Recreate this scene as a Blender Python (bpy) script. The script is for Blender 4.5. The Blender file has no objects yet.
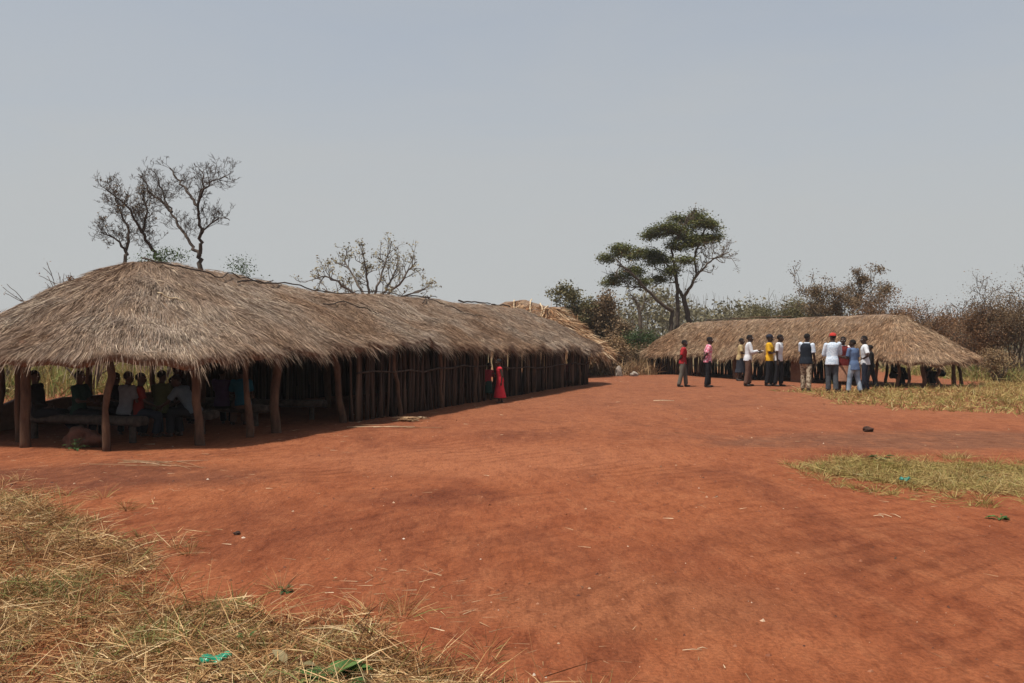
import bpy, bmesh, math, random
import numpy as np
from mathutils import Vector, Matrix, Euler

R = math.radians
PI = math.pi
scene = bpy.context.scene
col = scene.collection
F = 900.0            # focal length in pixels of the 1024 px wide picture
HC = 1.6             # eye height
HY = 342.0           # horizon row

# ------------------------------------------------------------------ ground relief
def gz(x, y):
    x = np.asarray(x, float); y = np.asarray(y, float)
    z = (0.016*np.sin(x*0.9+1.3*np.sin(y*0.5)) + 0.014*np.sin(y*0.8+x*0.35+2.0)
         + 0.010*np.sin(x*2.1-y*1.1+0.7) + 0.007*np.sin(x*3.7+y*2.9))
    return z

def gp(px, py):
    """point of the ground seen at a pixel"""
    d = HC*F/(py-HY)
    return ((px-512)/F*d, d)

def sp(px, py, d):
    """point in space at distance d seen at a pixel"""
    return np.array([(px-512)/F*d, d, HC-(py-HY)/F*d])

# ------------------------------------------------------------------ object helpers
def tag(o, label=None, cat=None, group=None, kind=None):
    if label: o['label'] = label
    if cat: o['category'] = cat
    if group: o['group'] = group
    if kind: o['kind'] = kind
    return o

def empty(name, loc, rz=0.0):
    o = bpy.data.objects.new(name, None)
    o.empty_display_size = 0.2
    o.location = loc; o.rotation_euler = (0, 0, rz)
    col.objects.link(o)
    return o

def link(name, me, parent=None):
    o = bpy.data.objects.new(name, me)
    col.objects.link(o)
    if parent is not None: o.parent = parent
    return o

class MB:
    """collects shapes and builds ONE mesh"""
    def __init__(s):
        s.v = []; s.f = []; s.m = []; s.n = 0
    def add(s, verts, faces, mat=0):
        verts = np.asarray(verts, float).reshape(-1, 3)
        s.v.append(verts)
        b = s.n
        for f in faces:
            s.f.append(tuple(i+b for i in f)); s.m.append(mat)
        s.n += len(verts)
    def mesh(s, name, mats, smooth=True):
        me = bpy.data.meshes.new(name)
        V = np.concatenate(s.v) if s.v else np.zeros((0, 3))
        me.from_pydata(V.tolist(), [], s.f)
        for m in mats: me.materials.append(m)
        if len(mats) > 1:
            me.polygons.foreach_set('material_index', s.m)
        if smooth:
            me.polygons.foreach_set('use_smooth', [True]*len(me.polygons))
        me.update()
        return me
    def build(s, name, mats, parent=None, smooth=True):
        if not isinstance(mats, (list, tuple)): mats = [mats]
        return link(name, s.mesh(name, mats, smooth), parent)
    # ---- shapes
    def tube(s, pts, rad, n=6, mat=0, cap=True):
        pts = np.asarray(pts, float); k = len(pts)
        rad = np.broadcast_to(np.asarray(rad, float), (k,))
        t = np.empty_like(pts)
        t[1:-1] = pts[2:]-pts[:-2] if k > 2 else t[1:-1]
        t[0] = pts[1]-pts[0]; t[-1] = pts[-1]-pts[-2]
        t /= (np.linalg.norm(t, axis=1)[:, None]+1e-9)
        ax = np.argmin(np.abs(t.mean(0)))
        ref = np.zeros(3); ref[ax] = 1
        a = np.cross(t, ref); a /= (np.linalg.norm(a, axis=1)[:, None]+1e-9)
        b = np.cross(t, a)
        th = np.arange(n)*2*PI/n
        ring = (np.cos(th)[None, :, None]*a[:, None, :]+np.sin(th)[None, :, None]*b[:, None, :])*rad[:, None, None]
        V = (pts[:, None, :]+ring).reshape(-1, 3)
        fs = []
        for i in range(k-1):
            for j in range(n):
                j2 = (j+1) % n
                fs.append((i*n+j, i*n+j2, (i+1)*n+j2, (i+1)*n+j))
        if cap and n > 3:
            fs.append(tuple(range(n-1, -1, -1))); fs.append(tuple((k-1)*n+j for j in range(n)))
        s.add(V, fs, mat)
    def ball(s, c, r, nu=12, nv=8, mat=0, M=None):
        r = np.broadcast_to(np.asarray(r, float), (3,))
        V = [(0, 0, 1)]
        for i in range(1, nv):
            ph = PI*i/nv
            for j in range(nu):
                th = 2*PI*j/nu
                V.append((math.sin(ph)*math.cos(th), math.sin(ph)*math.sin(th), math.cos(ph)))
        V.append((0, 0, -1))
        V = np.array(V)*r
        if M is not None: V = V@np.asarray(M).T
        V = V+np.asarray(c, float)
        fs = []
        for j in range(nu):
            fs.append((0, 1+j, 1+(j+1) % nu))
        for i in range(nv-2):
            for j in range(nu):
                a = 1+i*nu+j; b = 1+i*nu+(j+1) % nu
                fs.append((a, a+nu, b+nu, b))
        last = len(V)-1; o = 1+(nv-2)*nu
        for j in range(nu):
            fs.append((o+j, last, o+(j+1) % nu))
        s.add(V, fs, mat)
    def loft(s, secs, n=16, mat=0, fn=None):
        """secs: (x, y, z, rx, ry) ellipses stacked along z"""
        th = np.arange(n)*2*PI/n
        V = []
        for (x, y, z, rx, ry) in secs:
            V.append(np.stack([x+rx*np.cos(th), y+ry*np.sin(th), np.full(n, z)], 1))
        V = np.concatenate(V)
        if fn is not None: V = fn(V)
        fs = []
        for i in range(len(secs)-1):
            for j in range(n):
                j2 = (j+1) % n
                fs.append((i*n+j, i*n+j2, (i+1)*n+j2, (i+1)*n+j))
        fs.append(tuple(range(n-1, -1, -1))); fs.append(tuple((len(secs)-1)*n+j for j in range(n)))
        s.add(V, fs, mat)

def quads_mesh(name, V, Q, mats, midx=None, smooth=False):
    """fast mesh from quads"""
    V = np.ascontiguousarray(V, np.float32); Q = np.ascontiguousarray(Q, np.int32)
    me = bpy.data.meshes.new(name)
    me.vertices.add(len(V)); me.vertices.foreach_set('co', V.ravel())
    me.loops.add(Q.size); me.loops.foreach_set('vertex_index', Q.ravel())
    me.polygons.add(len(Q))
    me.polygons.foreach_set('loop_start', np.arange(0, Q.size, 4, dtype=np.int32))
    me.polygons.foreach_set('loop_total', np.full(len(Q), 4, np.int32))
    if not isinstance(mats, (list, tuple)): mats = [mats]
    for m in mats: me.materials.append(m)
    if midx is not None: me.polygons.foreach_set('material_index', np.asarray(midx, np.int32))
    if smooth is not False:
        sm = np.broadcast_to(np.asarray(smooth, bool), (len(Q),)).copy()
        me.polygons.foreach_set('use_smooth', sm)
    me.update(calc_edges=True)
    me.validate()
    return me

def norm(a):
    return a/(np.linalg.norm(a, axis=-1, keepdims=True)+1e-9)

def blades(base, d, L, W, bend, rng):
    """N flat tapering bent blades -> verts, quads"""
    N = len(base)
    d = norm(d)
    side = norm(np.cross(d, rng.normal(size=(N, 3))))
    L = np.broadcast_to(L, (N,))[:, None]; W = np.broadcast_to(W, (N,))[:, None]
    p0 = base; p1 = base+d*L*.5+bend*L*.12; p2 = base+d*L*.97+bend*L*.45
    V = np.stack([p0-side*W*.5, p0+side*W*.5, p1+side*W*.42, p1-side*W*.42, p2+side*W*.1, p2-side*W*.1], 1).reshape(-1, 3)
    o = (np.arange(N)*6)[:, None]
    Q = np.stack([o+np.array([0, 1, 2, 3]), o+np.array([3, 2, 4, 5])], 1).reshape(-1, 4)
    return V, Q

def leaves(c, size, rng, up=0.5, asp=.6, nrm=None):
    """N diamond leaves folded a little -> verts, quads"""
    N = len(c)
    n = rng.normal(size=(N, 3)) if nrm is None else nrm+rng.normal(size=(N, 3))*.6
    n[:, 2] = np.abs(n[:, 2])+up
    n = norm(n)
    a = norm(np.cross(n, rng.normal(size=(N, 3)))); b = np.cross(n, a)
    s = np.broadcast_to(size, (N,))[:, None]*.5
    V = np.stack([c-a*s, c-b*s*asp+n*s*.15, c+a*s, c+b*s*asp+n*s*.15], 1).reshape(-1, 3)
    Q = (np.arange(N)*4)[:, None]+np.arange(4)
    return V, Q

# ------------------------------------------------------------------ materials
def new_mat(name):
    m = bpy.data.materials.new(name); m.use_nodes = True
    nt = m.node_tree
    b = nt.nodes['Principled BSDF']
    b.inputs['Specular IOR Level'].default_value = .25
    return m, nt, b

def ramp(nt, stops, fac, interp='LINEAR'):
    r = nt.nodes.new('ShaderNodeValToRGB')
    r.color_ramp.interpolation = interp
    e = r.color_ramp.elements
    while len(e) < len(stops): e.new(.5)
    for i, (p, c) in enumerate(stops):
        e[i].position = p; e[i].color = (c[0], c[1], c[2], 1)
    nt.links.new(fac, r.inputs[0])
    return r.outputs[0]

def noise(nt, scale, detail=4, rough=.55, vec=None, out=0, dist=0.0):
    n = nt.nodes.new('ShaderNodeTexNoise')
    n.inputs['Scale'].default_value = scale; n.inputs['Detail'].default_value = detail
    n.inputs['Roughness'].default_value = rough; n.inputs['Distortion'].default_value = dist
    if vec is not None: nt.links.new(vec, n.inputs['Vector'])
    return n.outputs[out]

def coords(nt, scale=(1, 1, 1), rot=(0, 0, 0)):
    t = nt.nodes.new('ShaderNodeTexCoord'); m = nt.nodes.new('ShaderNodeMapping')
    m.inputs['Scale'].default_value = scale; m.inputs['Rotation'].default_value = rot
    nt.links.new(t.outputs['Object'], m.inputs[0])
    return m.outputs[0]

def mix(nt, fac, a, b, mode='MIX'):
    n = nt.nodes.new('ShaderNodeMix'); n.data_type = 'RGBA'; n.blend_type = mode
    if isinstance(fac, (int, float)): n.inputs[0].default_value = fac
    else: nt.links.new(fac, n.inputs[0])
    for k, x in ((6, a), (7, b)):
        if isinstance(x, tuple): n.inputs[k].default_value = (x[0], x[1], x[2], 1)
        else: nt.links.new(x, n.inputs[k])
    return n.outputs[2]

def bump(nt, b, h, strength=.5, dist=.02):
    n = nt.nodes.new('ShaderNodeBump')
    n.inputs['Strength'].default_value = strength; n.inputs['Distance'].default_value = dist
    nt.links.new(h, n.inputs['Height']); nt.links.new(n.outputs[0], b.inputs['Normal'])

def mat_blade(name, stops, patch=None, rough=.75, trans=0.0):
    """colour varies from blade to blade, and over large patches"""
    m, nt, b = new_mat(name)
    g = nt.nodes.new('ShaderNodeNewGeometry')
    c = ramp(nt, stops, g.outputs['Random Per Island'])
    if patch:
        f = ramp(nt, [(.40, (0, 0, 0)), (.62, (1, 1, 1))], noise(nt, patch[0], 3, .6, coords(nt)))
        pc = mix(nt, 1.0, c, patch[1], 'MULTIPLY')
        c = mix(nt, f, c, pc)
    nt.links.new(c, b.inputs['Base Color'])
    b.inputs['Roughness'].default_value = rough
    b.inputs['Specular IOR Level'].default_value = .2
    if trans:
        tr = nt.nodes.new('ShaderNodeBsdfTranslucent'); nt.links.new(c, tr.inputs[0])
        mx = nt.nodes.new('ShaderNodeMixShader'); mx.inputs[0].default_value = trans
        nt.links.new(b.outputs[0], mx.inputs[1]); nt.links.new(tr.outputs[0], mx.inputs[2])
        nt.links.new(mx.outputs[0], nt.nodes['Material Output'].inputs[0])
    return m

def mat_noise(name, c1, c2, scale=8, stretch=(1, 1, 1), rough=.85, bmp=.4, bdist=.01, spec=.2):
    m, nt, b = new_mat(name)
    v = coords(nt, stretch)
    n = noise(nt, scale, 6, .65, v)
    c = ramp(nt, [(.3, c1), (.7, c2)], n)
    nt.links.new(c, b.inputs['Base Color'])
    b.inputs['Roughness'].default_value = rough; b.inputs['Specular IOR Level'].default_value = spec
    if bmp: bump(nt, b, n, bmp, bdist)
    return m

def mat_flat(name, c, rough=.8, spec=.2, var=.25, scale=14):
    k = 1-var
    return mat_noise(name, (c[0]*k, c[1]*k, c[2]*k), tuple(min(1, x*(1+var*.5)) for x in c), scale, rough=rough, bmp=.6 if scale < 12 else .25, bdist=.03 if scale < 12 else .006, spec=spec)

# soil -------------------------------------------------------------
def make_soil():
    m, nt, b = new_mat('red_soil')
    v = coords(nt)
    big = noise(nt, .26, 5, .6, coords(nt, (1, .45, 1), (0, 0, R(18))), dist=.6)
    c = ramp(nt, [(.30, (.180, .050, .022)), (.45, (.255, .074, .030)), (.60, (.305, .098, .039)), (.75, (.35, .128, .055))], big)
    # swept streaks
    vs = coords(nt, (1.2, .55, 1), (0, 0, R(62)))
    st = noise(nt, 1.1, 6, .62, vs, dist=.9)
    c = mix(nt, ramp(nt, [(.38, (0, 0, 0)), (.72, (.75, .75, .75))], st), c, (.345, .115, .049))
    c = mix(nt, ramp(nt, [(.30, (.75, .75, .75)), (.50, (0, 0, 0))], noise(nt, .55, 5, .65, coords(nt, (1.3, .5, 1), (0, 0, R(-30))), dist=.7)), c, (.150, .042, .020))
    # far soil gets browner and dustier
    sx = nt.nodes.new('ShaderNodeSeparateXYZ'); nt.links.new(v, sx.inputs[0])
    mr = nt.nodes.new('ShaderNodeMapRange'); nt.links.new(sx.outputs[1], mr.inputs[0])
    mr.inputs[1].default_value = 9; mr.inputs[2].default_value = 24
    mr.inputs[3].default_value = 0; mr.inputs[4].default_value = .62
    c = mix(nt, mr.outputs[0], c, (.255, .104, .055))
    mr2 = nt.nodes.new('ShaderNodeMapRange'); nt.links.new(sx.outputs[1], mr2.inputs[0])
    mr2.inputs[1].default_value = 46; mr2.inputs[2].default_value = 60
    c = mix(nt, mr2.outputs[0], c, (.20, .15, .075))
    # trampled brownish band at the right
    def blob(x, y, rx, ry, colr, amt):
        nonlocal c
        mp = nt.nodes.new('ShaderNodeMapping'); nt.links.new(v, mp.inputs[0])
        mp.vector_type = 'TEXTURE'
        mp.inputs['Location'].default_value = (x, y, 0); mp.inputs['Scale'].default_value = (rx, ry, 1)
        ln = nt.nodes.new('ShaderNodeVectorMath'); ln.operation = 'LENGTH'
        wob = nt.nodes.new('ShaderNodeVectorMath'); wob.operation = 'ADD'
        nn = noise(nt, .9, 4, .6, v, out=1)
        sb = nt.nodes.new('ShaderNodeVectorMath'); sb.operation = 'MULTIPLY_ADD'
        nt.links.new(nn, sb.inputs[0]); sb.inputs[1].default_value = (.9, .9, 0); sb.inputs[2].default_value = (-.45, -.45, 0)
        nt.links.new(mp.outputs[0], wob.inputs[0]); nt.links.new(sb.outputs[0], wob.inputs[1])
        nt.links.new(wob.outputs[0], ln.inputs[0])
        f = ramp(nt, [(.55, (amt,)*3), (1.0, (0, 0, 0))], ln.outputs['Value'])
        c = mix(nt, f, c, colr)
    blob(8.5, 14.6, 6.5, 2.0, (.150, .078, .048), .6)
    blob(-2.4, 7.6, 1.9, 1.7, (.16, .044, .02), .4)
    blob(-.4, 12.4, 3.2, 2.0, (.36, .135, .064), .5)
    blob(2.9, 7.2, 1.8, 1.3, (.16, .046, .021), .3)
    blob(.6, 5.4, 1.3, .7, (.30, .115, .052), .4)
    blob(-6.0, 10.6, 4.0, 1.5, (.10, .036, .022), .6)
    blob(-.9, 9.3, 1.1, .8, (.10, .028, .016), .35)
    # scuffed mottling of hand size and finer
    md_ = noise(nt, 2.8, 8, .74, coords(nt, (1.25, .55, 1), (0, 0, R(24))), dist=.4)
    c = mix(nt, ramp(nt, [(.34, (.85, .85, .85)), (.50, (0, 0, 0))], md_), c, mix(nt, 1.0, c, (.76, .70, .66), 'MULTIPLY'))
    c = mix(nt, ramp(nt, [(.52, (0, 0, 0)), (.70, (.7, .7, .7))], md_), c, (.355, .130, .057))
    m2_ = noise(nt, 11, 6, .7, coords(nt, (1.5, .45, 1), (0, 0, R(33))), dist=.5)
    c = mix(nt, ramp(nt, [(.36, (.7, .7, .7)), (.50, (0, 0, 0))], m2_), c, mix(nt, 1.0, c, (.66, .6, .6), 'MULTIPLY'))
    # sweep marks and old wheel tracks
    wv = nt.nodes.new('ShaderNodeTexWave'); wv.wave_type = 'RINGS'; wv.rings_direction = 'Z'
    wv.inputs['Scale'].default_value = 1.15; wv.inputs['Distortion'].default_value = 9; wv.inputs['Detail'].default_value = 5; wv.inputs['Detail Scale'].default_value = .7; wv.inputs['Detail Roughness'].default_value = .62
    mpw = nt.nodes.new('ShaderNodeMapping'); mpw.inputs['Location'].default_value = (-9, 2, 0); nt.links.new(v, mpw.inputs[0]); nt.links.new(mpw.outputs[0], wv.inputs['Vector'])
    wmask = ramp(nt, [(.42, (0, 0, 0)), (.62, (.55, .55, .55))], noise(nt, .5, 3, .5, v))
    wl = ramp(nt, [(.10, (1, 1, 1)), (.34, (0, 0, 0))], wv.outputs['Fac'])
    c = mix(nt, mix(nt, 1.0, wl, wmask, 'MULTIPLY'), c, mix(nt, 1.0, c, (.66, .60, .58), 'MULTIPLY'))
    # grit
    fine = noise(nt, 38, 6, .7, v)
    c = mix(nt, ramp(nt, [(.42, (.65, .65, .65)), (.56, (0, 0, 0))], fine), c, mix(nt, 1.0, c, (.62, .6, .6), 'MULTIPLY'))
    vo = nt.nodes.new('ShaderNodeTexVoronoi'); vo.inputs['Scale'].default_value = 16; nt.links.new(v, vo.inputs['Vector'])
    pale = ramp(nt, [(.035, (1, 1, 1)), (.06, (0, 0, 0))], vo.outputs['Distance'])
    c = mix(nt, mix(nt, 1.0, pale, ramp(nt, [(.58, (0, 0, 0)), (.62, (.6, .6, .6))], noise(nt, 2.0, 2, .5, v)), 'MULTIPLY'), c, (.42, .26, .16))
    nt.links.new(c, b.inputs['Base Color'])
    b.inputs['Roughness'].default_value = .95; b.inputs['Specular IOR Level'].default_value = .1
    ad = nt.nodes.new('ShaderNodeMath'); ad.operation = 'MULTIPLY_ADD'
    nt.links.new(m2_, ad.inputs[0]); ad.inputs[1].default_value = 1.5; nt.links.new(fine, ad.inputs[2])
    bump(nt, b, ad.outputs[0], .7, .03)
    return m

M_soil = make_soil()
M_thatch_base = mat_noise('thatch_under', (.10, .066, .044), (.25, .165, .11), 14, (1, 1, 1), .9, .6, .03)
M_under_shade = mat_noise('shaded_underside', (.012, .009, .007), (.05, .034, .024), 10, (1, 1, 1), .95, .6, .03)  # interior shade put into the colour of the roof underside
M_straw_old = mat_blade('weathered_straw', [(0, (.14, .105, .082)), (.25, (.235, .178, .138)), (.55, (.315, .240, .182)), (.82, (.38, .290, .215)), (.93, (.46, .37, .27)), (1, (.56, .46, .34))], (.45, (.74, .60, .50)))
M_straw_mid = mat_blade('dusty_straw', [(0, (.08, .05, .03)), (.25, (.22, .14, .085)), (.6, (.335, .22, .135)), (.85, (.42, .285, .175)), (1, (.55, .42, .27))], (.5, (.86, .74, .66)))
M_straw_new = mat_blade('fresh_straw', [(0, (.13, .07, .035)), (.25, (.33, .19, .10)), (.65, (.47, .30, .165)), (.88, (.58, .43, .27)), (1, (.74, .62, .44))], (.8, (.7, .55, .45)))
M_pole = mat_noise('bark_pole', (.045, .024, .015), (.14, .075, .045), 9, (1, 1, .25), .9, .8, .02)
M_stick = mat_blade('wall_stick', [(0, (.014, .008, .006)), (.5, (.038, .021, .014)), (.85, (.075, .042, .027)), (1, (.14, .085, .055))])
M_darkpole = mat_noise('dark_pole', (.03, .022, .017), (.10, .075, .06), 10, (1, 1, 1), .9, .5)
M_palepole = mat_noise('peeled_pole', (.42, .30, .18), (.68, .54, .36), 10, (1, 1, 1), .8, .5)
M_mud = mat_noise('mud_wall', (.10, .048, .029), (.18, .095, .058), 5, (1, 1, 1), .95, .6, .03)
M_bark = mat_noise('grey_bark', (.050, .036, .026), (.145, .108, .078), 12, (1, 1, .4), .9, .6)
M_bark_dark = mat_noise('dark_bark', (.030, .022, .018), (.095, .070, .054), 12, (1, 1, .4), .9, .6)
M_bark_pale = mat_noise('pale_bark', (.07, .055, .045), (.18, .145, .12), 12, (1, 1, .4), .9, .6)
M_drygrass = mat_blade('dry_grass', [(0, (.07, .032, .016)), (.22, (.24, .12, .05)), (.45, (.46, .27, .11)), (.72, (.62, .42, .20)), (.9, (.80, .62, .36)), (.93, (.16, .20, .05)), (1, (.24, .27, .09))], (2.2, (.62, .48, .40)), trans=.15)
M_lowgrass = mat_blade('yellow_grass', [(0, (.20, .11, .045)), (.3, (.38, .25, .095)), (.65, (.50, .36, .15)), (.82, (.32, .27, .085)), (.92, (.20, .21, .055)), (1, (.60, .47, .26))], (.55, (.72, .75, .6)), trans=.15)
M_tallgrass = mat_blade('tall_grass', [(0, (.14, .09, .035)), (.35, (.30, .22, .08)), (.6, (.42, .31, .13)), (.72, (.15, .19, .05)), (.9, (.22, .25, .07)), (1, (.5, .38, .2))], (.3, (.62, .68, .5)), trans=.2)
M_greenblade = mat_blade('green_blade', [(0, (.10, .11, .03)), (.5, (.19, .21, .06)), (1, (.33, .30, .11))], None, trans=.15)
M_litter = mat_blade('straw_litter', [(0, (.20, .12, .06)), (.4, (.30, .17, .09)), (.85, (.42, .28, .16)), (1, (.66, .52, .34))])
def mat_leaf(name, a, b, c): return mat_blade(name, [(0, a), (.5, b), (1, c)], (.5, (.7, .72, .65)), .6, .2)
M_acacia = mat_leaf('feathery_green', (.052, .062, .013), (.112, .120, .027), (.175, .160, .046))
M_acacia_dry = mat_leaf('yellowing_leaf', (.07, .06, .02), (.13, .095, .03), (.17, .10, .04))
M_green = mat_leaf('bush_green', (.022, .040, .010), (.05, .085, .022), (.09, .125, .038))
M_olive = mat_leaf('olive_brown', (.070, .064, .026), (.145, .122, .05), (.22, .175, .08))
M_brown = mat_leaf('dry_leaf_brown', (.090, .056, .029), (.18, .112, .058), (.27, .18, .10))
M_red = mat_leaf('dry_leaf_red', (.10, .052, .025), (.19, .098, .047), (.28, .155, .08))
M_tip = mat_leaf('pale_tip_leaf', (.15, .12, .06), (.26, .20, .10), (.30, .25, .14))
M_hazy = mat_leaf('far_bush', (.12, .105, .058), (.18, .152, .086), (.24, .20, .12))  # distance haze mixed into the leaf colour
M_strawbush = mat_leaf('straw_bush', (.12, .066, .034), (.25, .15, .075), (.38, .25, .13))
M_weed = mat_leaf('weed_green', (.03, .07, .016), (.06, .13, .03), (.12, .19, .05))
M_rock = mat_noise('rust_rock', (.05, .022, .015), (.14, .06, .038), 7, (1, 1, 1), .9, .9, .03)
M_clod = mat_noise('dark_clod', (.02, .012, .009), (.07, .035, .024), 20, (1, 1, 1), .9, .9, .01)
M_stone = mat_noise('pale_stone', (.20, .16, .125), (.36, .31, .26), 8, (1, 1, 1), .9, .7, .02)
M_plastic = mat_flat('green_plastic', (.005, .26, .14), .35, .5, .3)
M_teal = mat_flat('teal_plastic', (.01, .20, .15), .4, .5, .3)

M_pebble = mat_blade('soil_crumb', [(0, (.06, .022, .014)), (.5, (.19, .065, .032)), (.85, (.30, .13, .07)), (.95, (.42, .28, .18)), (1, (.55, .45, .36))])
M_deadleaf = mat_blade('dead_leaf', [(0, (.06, .03, .018)), (.5, (.17, .085, .045)), (.9, (.32, .2, .11)), (1, (.14, .15, .06))])
# ------------------------------------------------------------------ ground: one sheet to the horizon
def make_ground():
    ys = np.concatenate([np.linspace(-6, 2, 12), np.linspace(2.15, 20, 170), np.linspace(20.3, 60, 110), np.geomspace(61, 900, 40)])
    xs = np.concatenate([-np.geomspace(900, 31, 40), np.linspace(-30, 30, 260), np.geomspace(31, 900, 40)])
    X, Y = np.meshgrid(xs, ys)
    fade = np.clip(1-(np.hypot(X, Y-15)-50)/60, 0, 1)
    rng = np.random.default_rng(3)
    Z = gz(X, Y)*fade
    V = np.stack([X, Y, Z], -1).reshape(-1, 3)
    nx = len(xs); ny = len(ys)
    i = np.arange(ny-1)[:, None]*nx+np.arange(nx-1)[None, :]
    Q = np.stack([i, i+1, i+nx+1, i+nx], -1).reshape(-1, 4)
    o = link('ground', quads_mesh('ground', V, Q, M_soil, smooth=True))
    tag(o, 'bare red soil yard swept between the thatched huts', None, None, 'structure')
make_ground()

# ------------------------------------------------------------------ thatched huts
def lerp_tab(tab, x):
    return np.interp(x, [a for a, _ in tab], [b for _, b in tab])

def vnoise(x, y, seed, sc):
    r = np.random.default_rng(seed); out = 0
    for k in range(7):
        a = r.uniform(0, 6.28); f = sc*(1+k*.55); p = r.uniform(0, 6.28)
        out = out+np.sin((x*math.cos(a)+y*math.sin(a))*f+p+1.3*np.sin((x*math.sin(a)-y*math.cos(a))*f*.6+p))/(1+k*.4)
    return out/2.6

class Hut:
    """local frame: t runs along the hut, s across it (0 = front post line, w = back post line)"""
    def __init__(h, O, ang, w, L, over, apse, r0, r1, ridge, eave, seed, lump=.05):
        h.O = np.array(O); h.u = np.array([math.cos(ang), math.sin(ang)])
        h.n = None; h.w = w; h.L = L; h.over = over; h.apse = apse; h.r0 = r0; h.r1 = r1
        h.ridge = ridge; h.eave = eave; h.seed = seed; h.lump = lump
        rr = np.random.default_rng(seed)
        h.ph = rr.uniform(0, 6.28, 12)
    def world(h, t, s, z):
        return np.stack([h.O[0]+h.u[0]*t+h.n[0]*s, h.O[1]+h.u[1]*t+h.n[1]*s, z], -1)
    def outline(h, q, off):
        """closed outline, q in 0..1; q=0 at the front start, running along the front, far end, back, near end"""
        L, w, a = h.L, h.w, h.apse
        hw = w/2
        arc = PI*math.sqrt((hw*hw+a*a)/2)
        P = 2*L+2*arc
        d = (np.asarray(q) % 1.0)*P
        t = np.zeros_like(d); s = np.zeros_like(d)
        m = d < L
        t[m] = d[m]; s[m] = -off
        m = (d >= L) & (d < L+arc); th = (d[m]-L)/arc*PI
        t[m] = L+(a+off)*np.sin(th); s[m] = hw-(hw+off)*np.cos(th)
        m = (d >= L+arc) & (d < 2*L+arc)
        t[m] = L-(d[m]-L-arc); s[m] = w+off
        m = d >= 2*L+arc; th = (d[m]-2*L-arc)/arc*PI
        t[m] = -(a+off)*np.sin(th); s[m] = hw+(hw+off)*np.cos(th)
        return t, s, P
    def roof(h, q, v, off=0.0):
        """point of the thatch surface; v=0 ridge, v=1 eave"""
        te, se, P = h.outline(q, h.over)
        # smooth clamp on to the ridge
        tr = np.clip(te, h.r0, h.r1)
        sr = np.full_like(tr, h.w/2)
        zr = lerp_tab(h.ridge, tr)
        ze = lerp_tab(h.eave, np.asarray(q) % 1.0) + .045*np.sin(q*P*2.3+h.ph[0])+.04*np.sin(q*P*4.9+h.ph[1])+.03*np.sin(q*P*9.7+h.ph[2])-.07*np.clip(np.sin(q*P*1.13+h.ph[3]*2), .6, 1)
        t = tr+(te-tr)*v; s = sr+(se-sr)*v
        bul = .05*np.sin(PI*np.clip(v, 0, 1))
        z = zr+(ze-zr)*v+bul
        # rounded ridge
        z = z-.10*np.exp(-(v/.07)**2)
        lump = h.lump*(np.sin(t*1.7+h.ph[2]+s*.9)*.5+np.sin(t*3.9+s*2.7+h.ph[3])*.35+np.sin(t*.8-s*3.3+h.ph[4])*.45+np.sin(t*7+s*5+h.ph[5])*.25)
        lump = lump*np.clip(v*6, .35, 1)
        course = .05*((v*4.6+.22*np.sin(q*P*.9+h.ph[10])+.1*np.sin(q*P*3.1+h.ph[11])) % 1.0)*np.clip(v*5, 0, 1)
        return h.world(t, s, z+lump+course+off)

def hut_shell(h, nq=420, nv=22, thick=.16, nvv=None):
    q = np.arange(nq)/nq
    vv = np.linspace(0, 1, nv)
    Qg, Vg = np.meshgrid(q, vv, indexing='ij')
    top = h.roof(Qg.ravel(), Vg.ravel()).reshape(nq, nv, 3)
    bot = h.roof(Qg.ravel(), Vg.ravel()*.985, -thick).reshape(nq, nv, 3)
    V = np.concatenate([top.reshape(-1, 3), bot.reshape(-1, 3)])
    i = np.arange(nq)[:, None]*nv+np.arange(nv-1)[None, :]
    i2 = ((np.arange(nq)+1) % nq)[:, None]*nv+np.arange(nv-1)[None, :]
    A = np.stack([i, i+1, i2+1, i2], -1).reshape(-1, 4)
    o = nq*nv
    B = np.stack([i+o, i2+o, i2+1+o, i+1+o], -1).reshape(-1, 4)
    e = np.arange(nq)*nv+nv-1; e2 = ((np.arange(nq)+1) % nq)*nv+nv-1
    C = np.stack([e, e+o, e2+o, e2], -1)
    return V, np.concatenate([A, B, C])

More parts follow.
